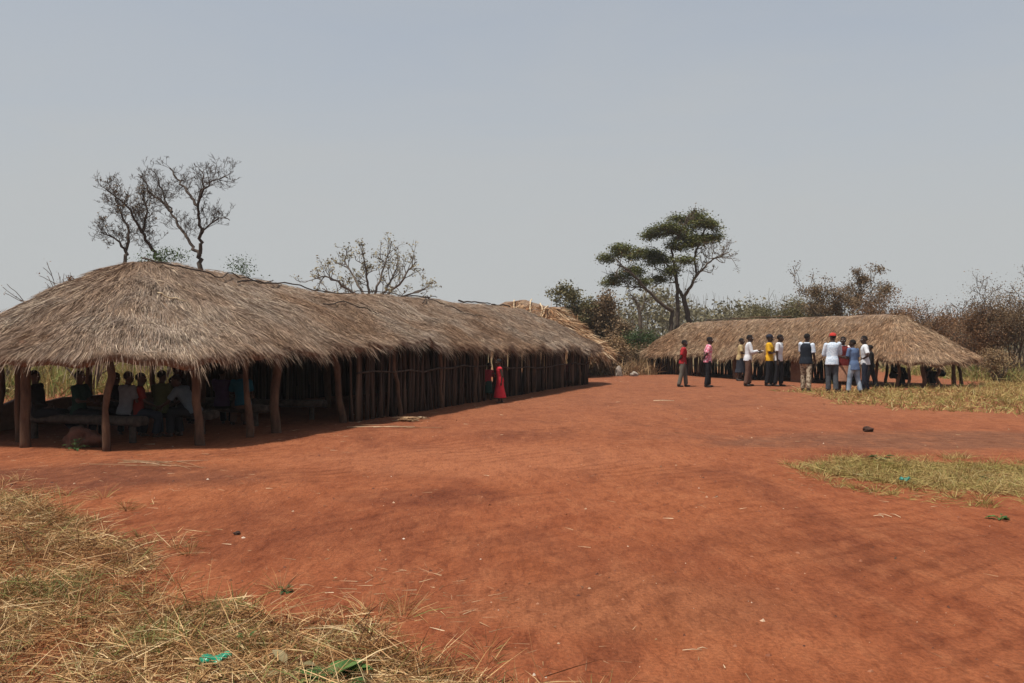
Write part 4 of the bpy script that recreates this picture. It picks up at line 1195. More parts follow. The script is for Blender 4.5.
# benches of logs inside the long hut
def bench(label, t, s0, s1, zt, along=False, seed=0):
    rng = np.random.default_rng(seed); h = H1
    def W(t, s, z): return h.world(np.array([float(t)]), np.array([float(s)]), np.array([float(z)]))[0]
    A = (t, s0); B = (t, s1)
    if along: A = (s0, t); B = (s1, t)
    c = W((A[0]+B[0])/2, (A[1]+B[1])/2, 0)
    root = empty('log_bench', (c[0], c[1], 0)); tag(root, label, 'bench', 'log benches in the long hut')
    m = MB()
    for off in (-.07, .07):
        pts = []
        for f in np.linspace(0, 1, 7):
            tt = A[0]+(B[0]-A[0])*f; ss = A[1]+(B[1]-A[1])*f
            p = W(tt, ss, zt)+np.array([h.u[0]*off, h.u[1]*off, 0]) if not along else W(tt, ss, zt)+np.array([h.n[0]*off, h.n[1]*off, 0])
            pts.append(p+rng.normal(0, .008, 3))
        m.tube(pts, .075, 8)
    m.build('seat', M_darkpole, root)
    for f in (.08, .5, .92):
        p = W(A[0]+(B[0]-A[0])*f, A[1]+(B[1]-A[1])*f, 0)
        k = MB(); k.tube([p+[0, 0, -.05], p+[rng.normal(0, .01), 0, zt*.5], p+[0, 0, zt-.04]], [.06, .055, .05], 7); k.build('leg', M_darkpole, root)
    finish(root)
bench('log bench nearest the open end, under the boy sitting upright', -.15, 1.0, 3.5, .34, seed=1)
bench('log bench second from the open end of the hut', 1.3, .8, 4.0, .34, seed=2)
bench('log bench behind the post at the hut corner', 2.8, .8, 4.2, .34, seed=3)
bench('log bench deepest in the dark part of the hut', 4.4, .6, 4.2, .34, seed=4)

# ------------------------------------------------------------------ people
SKIN = [mat_flat('dark_skin', (.045, .022, .014), .5, .35, .15), mat_flat('brown_skin', (.06, .03, .019), .5, .35, .15)]
HAIR = mat_noise('black_hair', (.006, .005, .005), (.018, .015, .014), 60, (1, 1, 1), .9, .6)
EYE = mat_flat('eye_white', (.6, .57, .52), .3, .5, .05); IRIS = mat_flat('dark_iris', (.01, .008, .006), .2, .5, .05)
LIP = mat_flat('lip', (.07, .028, .022), .5, .3, .1)
SHOE = mat_flat('dark_shoe', (.03, .02, .016), .6, .3, .3)
_cl = {}
def cloth(name, c, **k):
    if name not in _cl: _cl[name] = mat_flat(name, c, .85, .15, k.get('var', .2), k.get('scale', 9))
    return _cl[name]
def cloth2(name, c1, c2, scale, thr=(.45, .55), kind='noise', stretch=(1, 1, 1)):
    if name in _cl: return _cl[name]
    m, nt, b = new_mat(name)
    v = coords(nt, stretch)
    if kind == 'check':
        t = nt.nodes.new('ShaderNodeTexChecker'); t.inputs['Scale'].default_value = scale; nt.links.new(v, t.inputs['Vector'])
        f = t.outputs['Fac']
        c = mix(nt, f, c1, c2)
    elif kind == 'stripe':
        t = nt.nodes.new('ShaderNodeTexWave'); t.bands_direction = 'Z'; t.inputs['Scale'].default_value = scale; nt.links.new(v, t.inputs['Vector'])
        c = ramp(nt, [(thr[0], c1), (thr[1], c2)], t.outputs['Fac'])
    else:
        c = ramp(nt, [(thr[0], c1), (thr[1], c2)], noise(nt, scale, 2, .5, v))
    nt.links.new(c, b.inputs['Base Color']); b.inputs['Roughness'].default_value = .85
    _cl[name] = m; return m

def rem(mb, voxel, name, mats, smooth_it=4):
    """fuse overlapping volumes into one continuous skin"""
    me = mb.mesh(name+'_src', [])
    o = bpy.data.objects.new(name+'_src', me); col.objects.link(o)
    r = o.modifiers.new('fuse', 'REMESH'); r.mode = 'VOXEL'; r.voxel_size = voxel; r.use_smooth_shade = True
    s = o.modifiers.new('soft', 'SMOOTH'); s.factor = .5; s.iterations = smooth_it
    dg = bpy.context.evaluated_depsgraph_get(); dg.update()
    out = bpy.data.meshes.new_from_object(o.evaluated_get(dg))
    out.name = name
    bpy.data.objects.remove(o); bpy.data.meshes.remove(me)
    out.materials.clear()
    for m in mats: out.materials.append(m)
    return out

def join_extra(me, mb):
    """append the closed pieces of mb to a fused mesh (same object, own material slots)"""
    bm = bmesh.new(); bm.from_mesh(me)
    V = np.concatenate(mb.v); vs = [bm.verts.new(p) for p in V.tolist()]
    for f, mi in zip(mb.f, mb.m):
        try:
            ff = bm.faces.new([vs[i] for i in f]); ff.material_index = mi; ff.smooth = True
        except ValueError: pass
    bm.to_mesh(me); bm.free()

def person(label, px, py, H, heading, group, top=None, bottom=None, sleeve='short', legs='trousers', arms=('side', 'side'), stride=.06, seat=None,
           lean=0.0, shoes=None, cap=None, skin=0, turn=0.0, nod=0.0, xy=None, vest=None, hem=.86, detail=True, z0=None, feet_fwd=.0, apart=.10, hairless=False, band=None):
    rp_ = np.random.default_rng(int(px*7+H*1000)+len(label))
    if seat is None:
        turn += rp_.uniform(-28, 28); lean += rp_.uniform(-2.5, 4.5); stride += rp_.uniform(-.02, .05); nod += rp_.uniform(0, 25)
    sway = rp_.uniform(-.055, .055) if seat is None else rp_.uniform(-.04, .04)
    shrug = rp_.uniform(-.02, .02)
    k = H/1.75
    hs = 1.08 if H > 1.5 else 1.0+(1.6-H)*.45
    x, y = gp(px, py) if xy is None else xy
    g = float(gz(x, y)) if z0 is None else z0
    root = empty('person', (x, y, g), R(heading)); tag(root, label, 'person', group)
    vox = .016
    sk = SKIN[skin]
    seated = seat is not None
    hipz = .93 if not seated else seat/k+.11
    lean_r = R(lean)
    cl, sl = math.cos(lean_r), math.sin(lean_r)
    dz = hipz-.93
    def U(V):
        V = np.array(V, float).reshape(-1, 3).copy()
        X = V[:, 0].copy(); Z = V[:, 2]-.93
        V[:, 1] += sway*Z-.5*sway*(Z > -9)*0; V[:, 0] = X*cl+Z*sl; V[:, 2] = .93+dz-X*sl+Z*cl
        return V
    def U1(p): return U([p])[0]
    # ---- joints
    neck = U1((0.0, 0, 1.49)); headc = U1((.02+.05*math.sin(R(nod)), 0, 1.475+.145*hs))
    sh = {s: U1((.02*s*sway*10, s*.185, 1.425+s*shrug)) for s in (1, -1)}
    el = {}; wr = {}
    ARM = {'side': ((.02, .12, -1), (.18, .02, -1)), 'front': ((.25, .18, -.95), (.95, -.25, .10)), 'folded': ((.30, .22, -.93), (.72, -.95, .12)), 'behind': ((-.35, .22, -.9), (-.25, -.85, -.45)),
           'hip': ((-.22, .50, -.85), (.42, -.75, -.45)), 'carry': ((.20, .25, -.95), (.85, -.15, .45)), 'lap': ((.35, .10, -.93), (.85, -.35, -.25)), 'prop': ((-.35, .25, -.9), (-.2, .05, -1)), 'up': ((.55, .2, -.75), (.35, -.55, .85)), 'knee': ((.55, .08, -.85), (.85, -.05, -.55))}
    for s, a in zip((1, -1), arms):
        ua, fa = ARM[a]
        ua = tuple(np.array(ua)+rp_.normal(0, .07, 3)); fa = tuple(np.array(fa)+rp_.normal(0, .09, 3))
        u = np.array([ua[0], ua[1]*s, ua[2]]); u /= np.linalg.norm(u)
        f = np.array([fa[0], fa[1]*s, fa[2]]); f /= np.linalg.norm(f)
        el[s] = sh[s]+u*.295; wr[s] = el[s]+f*.255
    hip = {}; kn = {}; an = {}
    for i, s in enumerate((1, -1)):
        hip[s] = np.array([0, s*.09, hipz-.02])
        if not seated:
            dx = stride*s
            an[s] = np.array([dx-.02, s*apart, .085]); kn[s] = (hip[s]+an[s])/2+np.array([.025, 0, .02])
        else:
            kx = .43; kz = min(hipz+.02, .50)
            kn[s] = np.array([kx, s*(apart+.02), kz]); an[s] = np.array([kx-.03+feet_fwd+.05*s, s*(apart+.01), .085])
            if feet_fwd > .25: kn[s][0] += .02; an[s] = np.array([kx+.36, s*(apart), .16]); kn[s][2] = hipz-.03
    # ---- body
    b = MB()
    def seg(p0, r0, p1, r1, n=10):
        p0 = np.asarray(p0); p1 = np.asarray(p1)
        b.tube([p0, p0+(p1-p0)*.35, p1], [r0, r0*.98+(r1-r0)*.25, r1], n); b.ball(p0, r0, 10, 6); b.ball(p1, r1, 10, 6)
    b.loft([(0, 0, .86, .085, .135), (0, 0, .95, .10, .155), (.0, 0, 1.06, .088, .135), (.005, 0, 1.2, .10, .150), (.005, 0, 1.33, .108, .170), (0, 0, 1.42, .085, .165), (0, 0, 1.48, .055, .075), (.0, 0, 1.50, .05, .055)], 18, fn=U)
    b.ball(U1((-.04, .07, .90)), (.085, .085, .09)); b.ball(U1((-.04, -.07, .90)), (.085, .085, .09))
    seg(U1((-.005, 0, 1.44)), .066, headc+np.array([-.01, 0, -.06*hs]), .060)
    # skull, face, jaw, ears, nose (head faces +x, then turned)
    ct, st = math.cos(R(turn)), math.sin(R(turn))
    def Hd(p):
        q = np.array(p, float)*hs
        return headc+np.array([q[0]*ct-q[1]*st, q[0]*st+q[1]*ct, q[2]])
    RT = np.array([[ct, -st, 0], [st, ct, 0], [0, 0, 1]])
    b.ball(Hd((-.008, 0, .025)), np.array((.098, .076, .092))*hs, 16, 12, M=RT)
    b.ball(Hd((.022, 0, -.045)), np.array((.068, .058, .070))*hs, 14, 10, M=RT)
    b.ball(Hd((.050, 0, -.085)), np.array((.030, .032, .026))*hs, 10, 8, M=RT)
    b.tube([Hd((.088, 0, .012)), Hd((.103, 0, -.018)), Hd((.098, 0, -.030))], np.array([.011, .018, .019])*hs, 8)
    for s in (1, -1): b.ball(Hd((-.008, s*.078, -.008)), np.array((.020, .010, .032))*hs, 8, 6, M=RT)
    for s in (1, -1):
        b.ball(sh[s], .062, 10, 8)
        seg(sh[s], .052, el[s], .040); seg(el[s], .040, wr[s], .027)
        seg(hip[s], .085, kn[s], .058); seg(kn[s], .056, kn[s]+(an[s]-kn[s])*.3, .058); seg(kn[s]+(an[s]-kn[s])*.3, .058, an[s], .038)
        fd = np.array([1, .18*s, 0.0])
        seg(an[s]+[-.03, 0, -.045], .038, an[s]+fd*.12+[0, 0, -.055], .028)
        # palm
        f = wr[s]-el[s]; f /= np.linalg.norm(f)
        side = np.cross(f, [0, s, .2]); side /= np.linalg.norm(side)
        nrm = np.cross(side, f)
        b.ball(wr[s]+f*.055, (.05, .040, .018), 10, 6, M=np.stack([f, side, nrm], 1))
    me = rem(MBscale(b, k), vox*min(1, k+.15) if detail else .022, 'body', [sk, EYE, IRIS, LIP])
    ex = MB()
    for s in (1, -1):
        f = wr[s]-el[s]; f /= np.linalg.norm(f)
        side = np.cross(f, [0, s, .2]); side /= np.linalg.norm(side)
        nrm = np.cross(side, f)*(1 if np.dot(np.cross(side, f), [0, -s, 0]) > 0 else -1)
        for i, (o, L) in enumerate(((-.029, .060), (-.010, .074), (.010, .078), (.029, .070))):
            p0 = wr[s]+f*.085+side*o; p1 = p0+f*L*.45+nrm*.006; p2 = p1+f*L*.32+nrm*.018; p3 = p2+f*L*.2+nrm*.022
            ex.tube([p0, p1, p2, p3], [.0095, .009, .008, .006], 6)
        sg = side if np.dot(side, [1, 0, 0]) > 0 else -side
        p0 = wr[s]+f*.03+sg*.028; p1 = p0+sg*.026+f*.03; p2 = p1+f*.03+nrm*.01
        ex.tube([p0, p1, p2], [.013, .011, .007], 6)
    for s in (1, -1):
        ex.ball(Hd((.078, s*.032, .008)), np.array((.013, .015, .009))*hs, 8, 6, 1, RT)
        ex.ball(Hd((.088, s*.032, .008)), np.array((.005, .007, .007))*hs, 8, 6, 2, RT)
    ex.ball(Hd((.088, 0, -.060)), np.array((.010, .024, .009))*hs, 8, 6, 3, RT)
    join_extra(me, MBscale(ex, k))
    link('body', me, root)
    # hair
    hr = MB()
    hr.ball(Hd((-.016, 0, .032)), np.array((.102, .082, .096))*hs, 18, 12, M=RT)
    hm = MBscale(hr, k).mesh('hair', [HAIR])
    bm = bmesh.new(); bm.from_mesh(hm)
    hc = headc*k
    kill = [v for v in bm.verts if (Vector(v.co)-Vector(hc)).z < (.028+.55*((Vector(v.co)-Vector(hc)).dot(Vector((ct, st, 0)))/k/hs))*k*hs*.9]
    bmesh.ops.delete(bm, geom=kill, context='VERTS'); bm.to_mesh(hm); bm.free()
    if not hairless: link('hair', hm, root)
    if cap is not None:
        c = MB()
        c.ball(Hd((-.012, 0, .052)), np.array((.112, .094, .088))*hs, 18, 12, M=RT)
        cm = MBscale(c, k).mesh('cap', [cap])
        bm = bmesh.new(); bm.from_mesh(cm)
        bmesh.ops.delete(bm, geom=[v for v in bm.verts if (v.co.z/k-headc[2])/hs < .035], context='VERTS'); bm.to_mesh(cm); bm.free()
        co = link('cap', cm, root)
        pk = MB(); V = []
        for i in range(9):
            a = (i/8-.5)*1.9
            for r_, zz in ((.098, .045), (.165 if abs(a) < .7 else .14, .030)):
                V.append(Hd((r_*math.cos(a), r_*math.sin(a)*.85, zz)))
        pk.add(V, [(2*i, 2*i+1, 2*i+3, 2*i+2) for i in range(8)])
        po = MBscale(pk, k).build('peak', cap, co); po.modifiers.new('t', 'SOLIDIFY').thickness = .006
    # ---- clothes
    if top is not None:
        t = MB()
        hz = hem
        t.loft([(-.012, 0, hz, .150, .198), (-.008, 0, .98, .138, .186), (0, 0, 1.08, .112, .160), (.005, 0, 1.2, .122, .170), (.005, 0, 1.33, .130, .190), (0, 0, 1.42, .106, .190), (0, 0, 1.475, .072, .105), (0, 0, 1.495, .062, .070)], 20, fn=U)
        for s in (1, -1):
            t.ball(sh[s], .070, 12, 8)
            if sleeve in ('short', 'long'):
                e = el[s] if sleeve == 'long' else sh[s]+(el[s]-sh[s])*.80
                t.tube([sh[s], (sh[s]+e)/2, e], [.070, .068, .062 if sleeve == 'long' else .073], 12)
                if sleeve == 'long':
                    t.ball(el[s], .062, 10, 8); w_ = el[s]+(wr[s]-el[s])*.93
                    t.tube([el[s], (el[s]+w_)/2, w_], [.061, .054, .045], 12)
        tm = rem(MBscale(t, k), .016 if detail else .022, 'shirt', [top], 3)
        link('shirt' if legs != 'dress' else 'dress_top', tm, root)
    if vest is not None:
        t = MB()
        t.loft([(-.012, 0, .84, .166, .212), (-.006, 0, .96, .150, .198), (0, 0, 1.06, .132, .182), (.005, 0, 1.2, .138, .185), (.005, 0, 1.33, .146, .200), (0, 0, 1.42, .122, .180), (0, 0, 1.475, .082, .118)], 20, fn=U)
        link('vest', rem(MBscale(t, k), .016, 'vest', [vest], 3), root)
    if bottom is not None:
        t = MB()
        def Lo(V):
            V = np.array(V); V[:, 2] += dz; return V
        if legs in ('trousers', 'shorts'):
            t.loft([(-.01, 0, .80, .10, .16), (-.012, 0, .88, .122, .178), (-.008, 0, .97, .118, .172), (0, 0, 1.03, .108, .160)], 18, fn=Lo)
            for s in (1, -1): t.ball([-.034, s*.075, .89+dz], (.096, .094, .10), 12, 8)
            for s in (1, -1):
                e = kn[s] if legs == 'trousers' else kn[s]
                t.ball(hip[s]+[0, 0, -.02], .105, 12, 8)
                t.tube([hip[s], (hip[s]+e)/2, e], [.104, .098, .080], 12)
                if legs == 'trousers':
                    t.ball(kn[s], .080, 10, 8); a_ = an[s]+(kn[s]-an[s])*.02
                    t.tube([kn[s], (kn[s]+a_)/2, a_], [.079, .079, .078], 12)
        elif legs in ('skirt', 'dress'):
            if not seated:
                lo = .34 if legs == 'skirt' else .22
                n = 28; secs = [(0, 0, 1.06, .112, .162), (0, 0, .92, .135, .19), (.01, 0, .72, .155, .20), (.015, 0, .50, .19 if legs == 'skirt' else .21, .21), (.0, 0, lo, .22 if legs == 'skirt' else .27, .24)]
                t.loft(secs, n, fn=Lo)
            else:
                t.loft([(0, 0, .82, .13, .19), (0, 0, 1.05, .11, .16)], 18, fn=Lo)
                mid = (kn[1]+kn[-1])/2
                for s in (1, -1):
                    t.tube([hip[s], kn[s]], [.125, .10], 12); t.ball(kn[s], .10, 10, 8); t.tube([kn[s], kn[s]+(an[s]-kn[s])*.7], [.10, .11], 12)
                t.tube([np.array([0.05, 0, hipz]), mid], [.12, .10], 12)
        nm = {'trousers': 'trousers', 'shorts': 'shorts', 'skirt': 'skirt', 'dress': 'dress_skirt'}[legs]
        link(nm, rem(MBscale(t, k), .016 if detail else .022, nm, [bottom], 3), root)
    if shoes is not None:
        for s in (1, -1):
            t = MB(); a = an[s]; fd = np.array([1, .18*s, 0.0]); fd /= np.linalg.norm(fd)
            t.ball(a+fd*.055+[0, 0, -.048], (.125, .046, .036), 14, 8, M=np.stack([fd, np.cross([0, 0, 1], fd), [0, 0, 1]], 1))
            t.ball(a+[-.02, 0, -.02], (.052, .044, .055), 10, 8)
            V = np.concatenate(t.v); lo = a[2]-.083
            for vv in t.v: vv[:, 2] = np.maximum(vv[:, 2], lo)
            MBscale(t, k).build('shoe', shoes, root)
    return root, k, wr, el

def MBscale(m, k):
    for v in m.v: v *= k
    return m

WHITE = cloth('white_cotton', (.60, .61, .63), var=.12); LBLUE = cloth2('pale_blue_check', (.38, .46, .56), (.58, .63, .69), 22, (.4, .6))
BLACKT = cloth('black_trouser', (.014, .014, .017)); DGREY = cloth('slate_trouser', (.060, .066, .075)); NAVY = cloth('navy_trouser', (.022, .026, .042))
BROWN = cloth('brown_trouser', (.115, .065, .048)); GREY = cloth('grey_trouser', (.12, .11, .09)); REDS = cloth('red_shirt', (.30, .018, .022)); YEL = cloth('yellow_shirt', (.62, .34, .02))
PINK = cloth2('pink_white_print', (.55, .12, .18), (.66, .46, .50), 20, (.46, .60)); CAMO = cloth2('mottled_khaki', (.13, .085, .055), (.38, .31, .22), 14, (.42, .55))
DENIM = cloth('denim_shirt', (.10, .15, .26)); JEANS = cloth2('faded_jeans', (.14, .19, .26), (.32, .38, .44), 5, (.35, .65)); VEST = cloth('dark_vest', (.012, .016, .024))
BEIGE = cloth('beige_shirt', (.40, .30, .15)); DSKIRT = cloth('dark_skirt', (.025, .028, .038)); MAROON = cloth('maroon_vest', (.14, .018, .018)); PATT = cloth2('white_pink_print', (.52, .22, .20), (.74, .68, .66), 16, (.38, .5))
TANSK = cloth('tan_wrap', (.32, .16, .10)); REDCAP = cloth('red_cap', (.42, .04, .03)); DCAP = cloth('dark_cap', (.02, .022, .035)); BLK = cloth('black_cloth', (.012, .011, .011))
DRESS = cloth('red_dress', (.55, .03, .045)); DRED = cloth('dull_red', (.20, .02, .03)); DKGRN = cloth('dark_green', (.012, .035, .026)); GREYW = cloth('grey_white', (.14, .145, .155))
OLIV = cloth('olive_cloth', (.07, .08, .035)); SKYB = cloth('grey_blue', (.09, .12, .14)); TEAL = cloth('teal_cloth', (.01, .075, .11)); PURP = cloth('purple_cloth', (.05, .025, .06)); ORNG = cloth('orange_red', (.15, .02, .015))
STRP = cloth2('green_white_stripe', (.45, .42, .38), (.06, .10, .07), 9, (.4, .6), 'stripe')

G1 = 'people standing before the far hut'
person('person in a red shirt and grey trousers, standing far left of the group', 683, 386, 1.70, -8, G1, REDS, GREY, 'short', arms=('side', 'behind'), shoes=SHOE, stride=.09)
person('person in a pink and white patterned shirt with hands behind back', 708, 386.5, 1.80, -5, G1, PINK, BLACKT, 'short', arms=('behind', 'behind'), shoes=SHOE, stride=.05)
person('person in a beige top and long dark skirt behind the man with paper', 740, 381, 1.75, -20, G1, BEIGE, DSKIRT, 'short', 'skirt', arms=('side', 'folded'), shoes=SHOE)
w, k_, wr_, el_ = person('person in a long sleeved white shirt and brown trousers holding paper', 748, 386.5, 1.84, -10, G1, WHITE, BROWN, 'long', arms=('front', 'front'), shoes=SHOE, stride=.04)
person('person in black standing in the shade of the far hut opening', 757, 379, 1.55, -60, G1, BLK, BLACKT, 'long', arms=('side', 'side'), shoes=SHOE)
person('person in a yellow shirt and dark cap with folded arms', 769.5, 386.5, 1.84, -25, G1, YEL, BLACKT, 'short', arms=('folded', 'folded'), cap=DCAP, shoes=SHOE, stride=.05)
person('person in a white tee shirt and black trousers, beside the yellow shirt', 778.5, 386.5, 1.86, -35, G1, WHITE, BLACKT, 'short', arms=('side', 'side'), shoes=SHOE)
person('person in a dark vest over a pale shirt and mottled khaki trousers', 806, 391.5, 1.86, 48, G1, LBLUE, CAMO, 'short', arms=('front', 'side'), vest=VEST, shoes=SHOE, apart=.13)
person('person in a red cap and loose pale blue shirt, back turned', 832, 392.5, 1.88, 80, G1, LBLUE, DGREY, 'long', arms=('folded', 'folded'), cap=REDCAP, shoes=SHOE, hem=.82)
person('person in a maroon vest over a white and pink print with a tan wrap', 843.5, 391, 1.80, -95, G1, PATT, TANSK, 'short', 'skirt', arms=('side', 'front'), vest=MAROON, shoes=SHOE)
person('person in a denim blue shirt and faded jeans', 854, 392.5, 1.70, 120, G1, DENIM, JEANS, 'short', arms=('front', 'side'), shoes=SHOE, apart=.14, stride=.08, hem=.76)
person('person in a white shirt and navy trousers with hand on hip', 865, 391.5, 1.82, 165, G1, WHITE, NAVY, 'short', arms=('hip', 'hip'), shoes=SHOE, stride=.05)
person('person in dark clothes half hidden behind the hand on hip man', 871, 388.5, 1.52, 150, G1, BLK, BLACKT, 'long', arms=('side', 'side'), shoes=SHOE, stride=.18)

# the sheet of paper held by the man in white
def paper():
    k = k_; p = (wr_[1]+wr_[-1])/2*k+np.array([.10, 0, .01])
    c = R(-10); X = w.location.x+p[0]*math.cos(c)-p[1]*math.sin(c); Y = w.location.y+p[0]*math.sin(c)+p[1]*math.cos(c); Z = w.location.z+p[2]
    m = MB(); V = []
    for i in range(5):
        for j in range(5):
            V.append(((i/4-.5)*.20, (j/4-.5)*.28, .018*math.sin(i*.9)+.006*math.sin(j*1.7)))
    fs = [(i*5+j, i*5+j+1, (i+1)*5+j+1, (i+1)*5+j) for i in range(4) for j in range(4)]
    m.add(V, fs)
    o = m.build('paper_sheet', cloth('paper', (.78, .77, .74), var=.03)); o.location = (X, Y, Z); o.rotation_euler = (0, R(-15), c)
    o.modifiers.new('t', 'SOLIDIFY').thickness = .002
    tag(o, 'white paper sheet in the hands of the brown trousered man', 'paper')
paper()

G2 = 'children by the stick wall'
person('child in a long bright red dress walking beside the stick wall', 500, 402.5, 1.14, -160, G2, DRESS, DRESS, 'sleeveless', 'dress', arms=('side', 'folded'), stride=.08, turn=-20)
person('child in dull red with dark green skirt in the shade behind the red dress', 488, 400, 1.0, -60, G2, DRED, DKGRN, 'long', 'skirt', arms=('front', 'side'))
person('child in faded pink standing in the far doorway of the long hut', 568, 385.5, .95, -70, G2, cloth('faded_pink', (.25, .10, .085)), cloth('faded_pink2', (.16, .07, .055)), 'short', 'skirt', arms=('side', 'side'))

G3 = 'children seated in the long hut'
def hl(t, s):
    p = H1.world(np.array([float(t)]), np.array([float(s)]), np.array([0.]))[0]; return (p[0], p[1])
def hp(px, d): return ((px-512)/F*d, d)
S_ = dict(detail=False, z0=0)
person('seated child leaning back with legs out behind the outermost post', 0, 0, 1.45, 0, G3, BLK, BLACKT, 'long', arms=('prop', 'lap'), seat=.36, lean=-10, xy=hp(40, 14.9), feet_fwd=.3, **S_)
person('seated boy in dark green sitting upright alone before the bright grass', 0, 0, 1.42, -10, G3, DKGRN, BLACKT, 'short', arms=('lap', 'lap'), seat=.36, lean=2, xy=hp(79, 14.9), **S_)
person('seated child with only a dark head showing right of the end post', 0, 0, 1.30, -30, G3, BLK, BLACKT, 'short', arms=('lap', 'lap'), seat=.36, xy=hp(115, 15.6), **S_)
person('seated child in a greyish white shirt, back turned', 0, 0, 1.40, 60, G3, GREYW, BLACKT, 'short', arms=('lap', 'lap'), seat=.36, lean=6, xy=hp(125, 14.9), **S_)
person('seated child in an orange red top beside the greyish white shirt', 0, 0, 1.34, 20, G3, ORNG, DSKIRT, 'short', arms=('lap', 'lap'), seat=.36, lean=4, xy=hp(138, 15.0), **S_)
person('seated child in a dull olive shirt in the hut shade', 0, 0, 1.42, 75, G3, OLIV, BLACKT, 'short', arms=('lap', 'lap'), seat=.36, lean=5, xy=hp(161, 15.2), **S_)
person('seated child in grey blue bending forward behind the corner post', 0, 0, 1.48, 170, G3, SKYB, BLACKT, 'short', arms=('knee', 'knee'), seat=.36, lean=32, xy=hp(194, 15.1), **S_)
person('seated child in dim purple deep in the hut shade', 0, 0, 1.40, 90, G3, PURP, BLACKT, 'short', arms=('lap', 'lap'), seat=.36, xy=hp(222, 17.0), **S_)
person('seated child in a teal shirt between two front posts', 0, 0, 1.45, 120, G3, TEAL, BROWN, 'short', arms=('lap', 'lap'), seat=.36, lean=14, xy=hp(243, 16.9), **S_)
person('seated child in black behind the olive shirt', 0, 0, 1.48, 60, G3, BLK, BLACKT, 'short', arms=('lap', 'lap'), seat=.36, xy=hp(177, 17.0), **S_)

G4 = 'people seated under the far hut'
T_ = dict(detail=False)
person('seated person hunched in black at the first far hut post', 0, 0, 1.45, -60, G4, BLK, BLACKT, 'long', arms=('lap', 'lap'), seat=.28, lean=12, xy=hp(893, 33.2), **T_)
person('seated person bent low between the far hut posts', 0, 0, 1.35, 200, G4, VEST, BLACKT, 'long', arms=('knee', 'knee'), seat=.22, lean=35, xy=hp(906, 33.2), **T_)
person('seated person in dark blue leaning forward near the far hut end posts', 0, 0, 1.60, 200, G4, NAVY, BLACKT, 'long', arms=('knee', 'knee'), seat=.35, lean=20, xy=hp(941, 32.6), **T_)
person('seated child in brown beside the leaning person under the far hut', 0, 0, 1.2, 20, G4, BROWN, BLACKT, 'short', arms=('lap', 'lap'), seat=.25, lean=10, xy=hp(925, 33.6), **T_)

# ------------------------------------------------------------------ sky, sun, camera
SUN_EL = R(68); SUN_DIR = np.array([.80, .60])     # way the shadows fall on the ground
wd = bpy.data.worlds.new('World'); scene.world = wd; wd.use_nodes = True
nt = wd.node_tree
sky = nt.nodes.new('ShaderNodeTexSky'); sky.sky_type = 'NISHITA'; sky.sun_disc = False
sky.sun_elevation = SUN_EL; sky.sun_rotation = math.atan2(-SUN_DIR[0], -SUN_DIR[1])
sky.air_density = 1.0; sky.dust_density = 6.0; sky.ozone_density = 1.0; sky.altitude = 1100
bg = nt.nodes['Background']
SKY_STR = .11
hs_ = nt.nodes.new('ShaderNodeHueSaturation'); hs_.inputs['Saturation'].default_value = .95; hs_.inputs['Value'].default_value = 1.18
nt.links.new(sky.outputs[0], hs_.inputs['Color'])
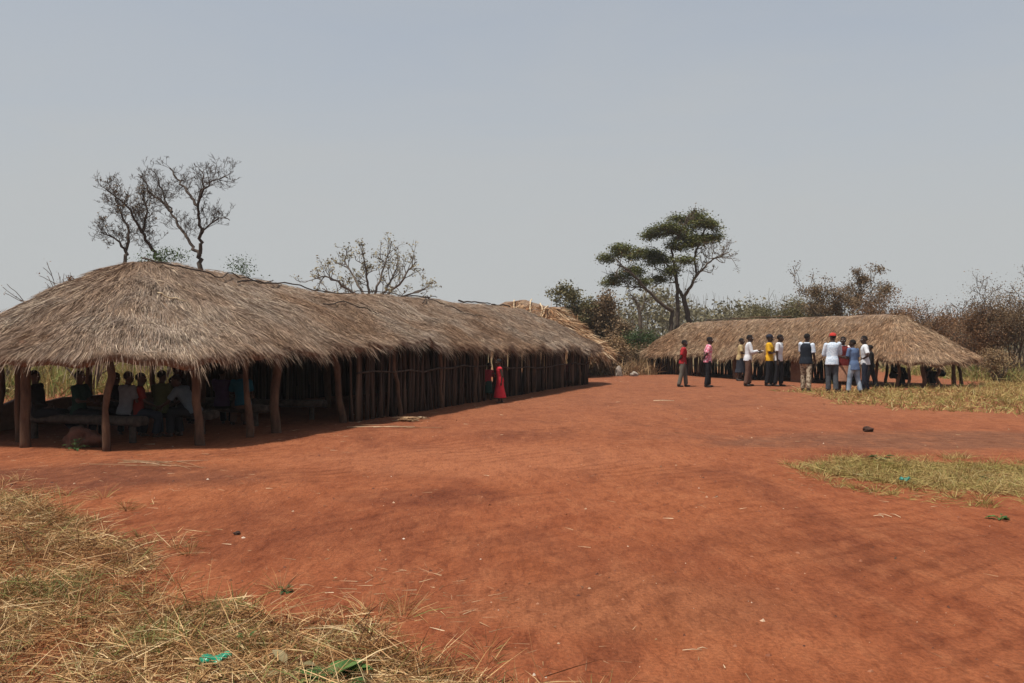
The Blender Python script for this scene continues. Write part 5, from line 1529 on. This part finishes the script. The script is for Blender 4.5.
# dusty dry season haze thickens towards the horizon
tc_ = nt.nodes.new('ShaderNodeTexCoord'); sx_ = nt.nodes.new('ShaderNodeSeparateXYZ'); nt.links.new(tc_.outputs['Generated'], sx_.inputs[0])
wn_ = nt.nodes.new('ShaderNodeMapping'); wn_.inputs['Scale'].default_value = (1.2, 1.2, 5.0); wn_.inputs['Rotation'].default_value = (0, R(12), 0)
nt.links.new(tc_.outputs['Generated'], wn_.inputs[0])
wob_ = nt.nodes.new('ShaderNodeMath'); wob_.operation = 'MULTIPLY_ADD'
nt.links.new(noise(nt, 1.6, 6, .6, wn_.outputs[0], dist=.5), wob_.inputs[0]); wob_.inputs[1].default_value = -.26
nt.links.new(sx_.outputs[2], wob_.inputs[2])
hz_ = ramp(nt, [(0, (.95, .95, .95)), (.06, (.90, .90, .90)), (.28, (.62, .62, .62)), (1, (.45, .45, .45))], wob_.outputs[0])
nt.links.new(mix(nt, hz_, mix(nt, 1.0, hs_.outputs[0], (.86, .99, 1.07), 'MULTIPLY'), (4.10, 4.20, 4.20)), bg.inputs[0]); bg.inputs[1].default_value = SKY_STR

def haze():
    m = bpy.data.materials.new('dry_haze'); m.use_nodes = True; n = m.node_tree
    n.nodes.clear()
    out = n.nodes.new('ShaderNodeOutputMaterial'); pv = n.nodes.new('ShaderNodeVolumePrincipled')
    pv.inputs['Color'].default_value = (.86, .86, .86, 1); pv.inputs['Density'].default_value = HAZE
    n.links.new(pv.outputs[0], out.inputs['Volume'])
    b = MB(); V = [(x, y, z) for x in (-930, 930) for y in (-20, 930) for z in (-1.2, 13)]
    b.add(V, [(0, 1, 3, 2), (4, 6, 7, 5), (0, 4, 5, 1), (2, 3, 7, 6), (0, 2, 6, 4), (1, 5, 7, 3)])
    tag(b.build('haze', m, smooth=False), 'thin dry season haze over the whole clearing', None, None, 'stuff')
HAZE = .0004
if HAZE: haze()

sl_ = bpy.data.lights.new('Sun', 'SUN'); sl_.energy = 4.7; sl_.angle = R(.6); sl_.color = (1, .94, .85)
so = bpy.data.objects.new('Sun', sl_); col.objects.link(so)
c_ = math.cos(SUN_EL)
so.rotation_euler = Vector((SUN_DIR[0]*c_, SUN_DIR[1]*c_, -math.sin(SUN_EL))).to_track_quat('-Z', 'Y').to_euler()
so.location = (-10, -10, 40)

cam = bpy.data.cameras.new('Camera'); co = bpy.data.objects.new('Camera', cam); col.objects.link(co)
cam.sensor_width = 36; cam.lens = 36*F/1024; cam.clip_start = .05; cam.clip_end = 3000
co.location = (0, 0, HC); co.rotation_euler = (R(90), 0, 0)
cam.shift_y = (HY-341.5)/1024
scene.camera = co

vs = scene.view_settings
vs.view_transform = 'Standard'; vs.look = 'None'; vs.exposure = .16; vs.gamma = 1
scene.cycles.max_bounces = 6; scene.cycles.diffuse_bounces = 3
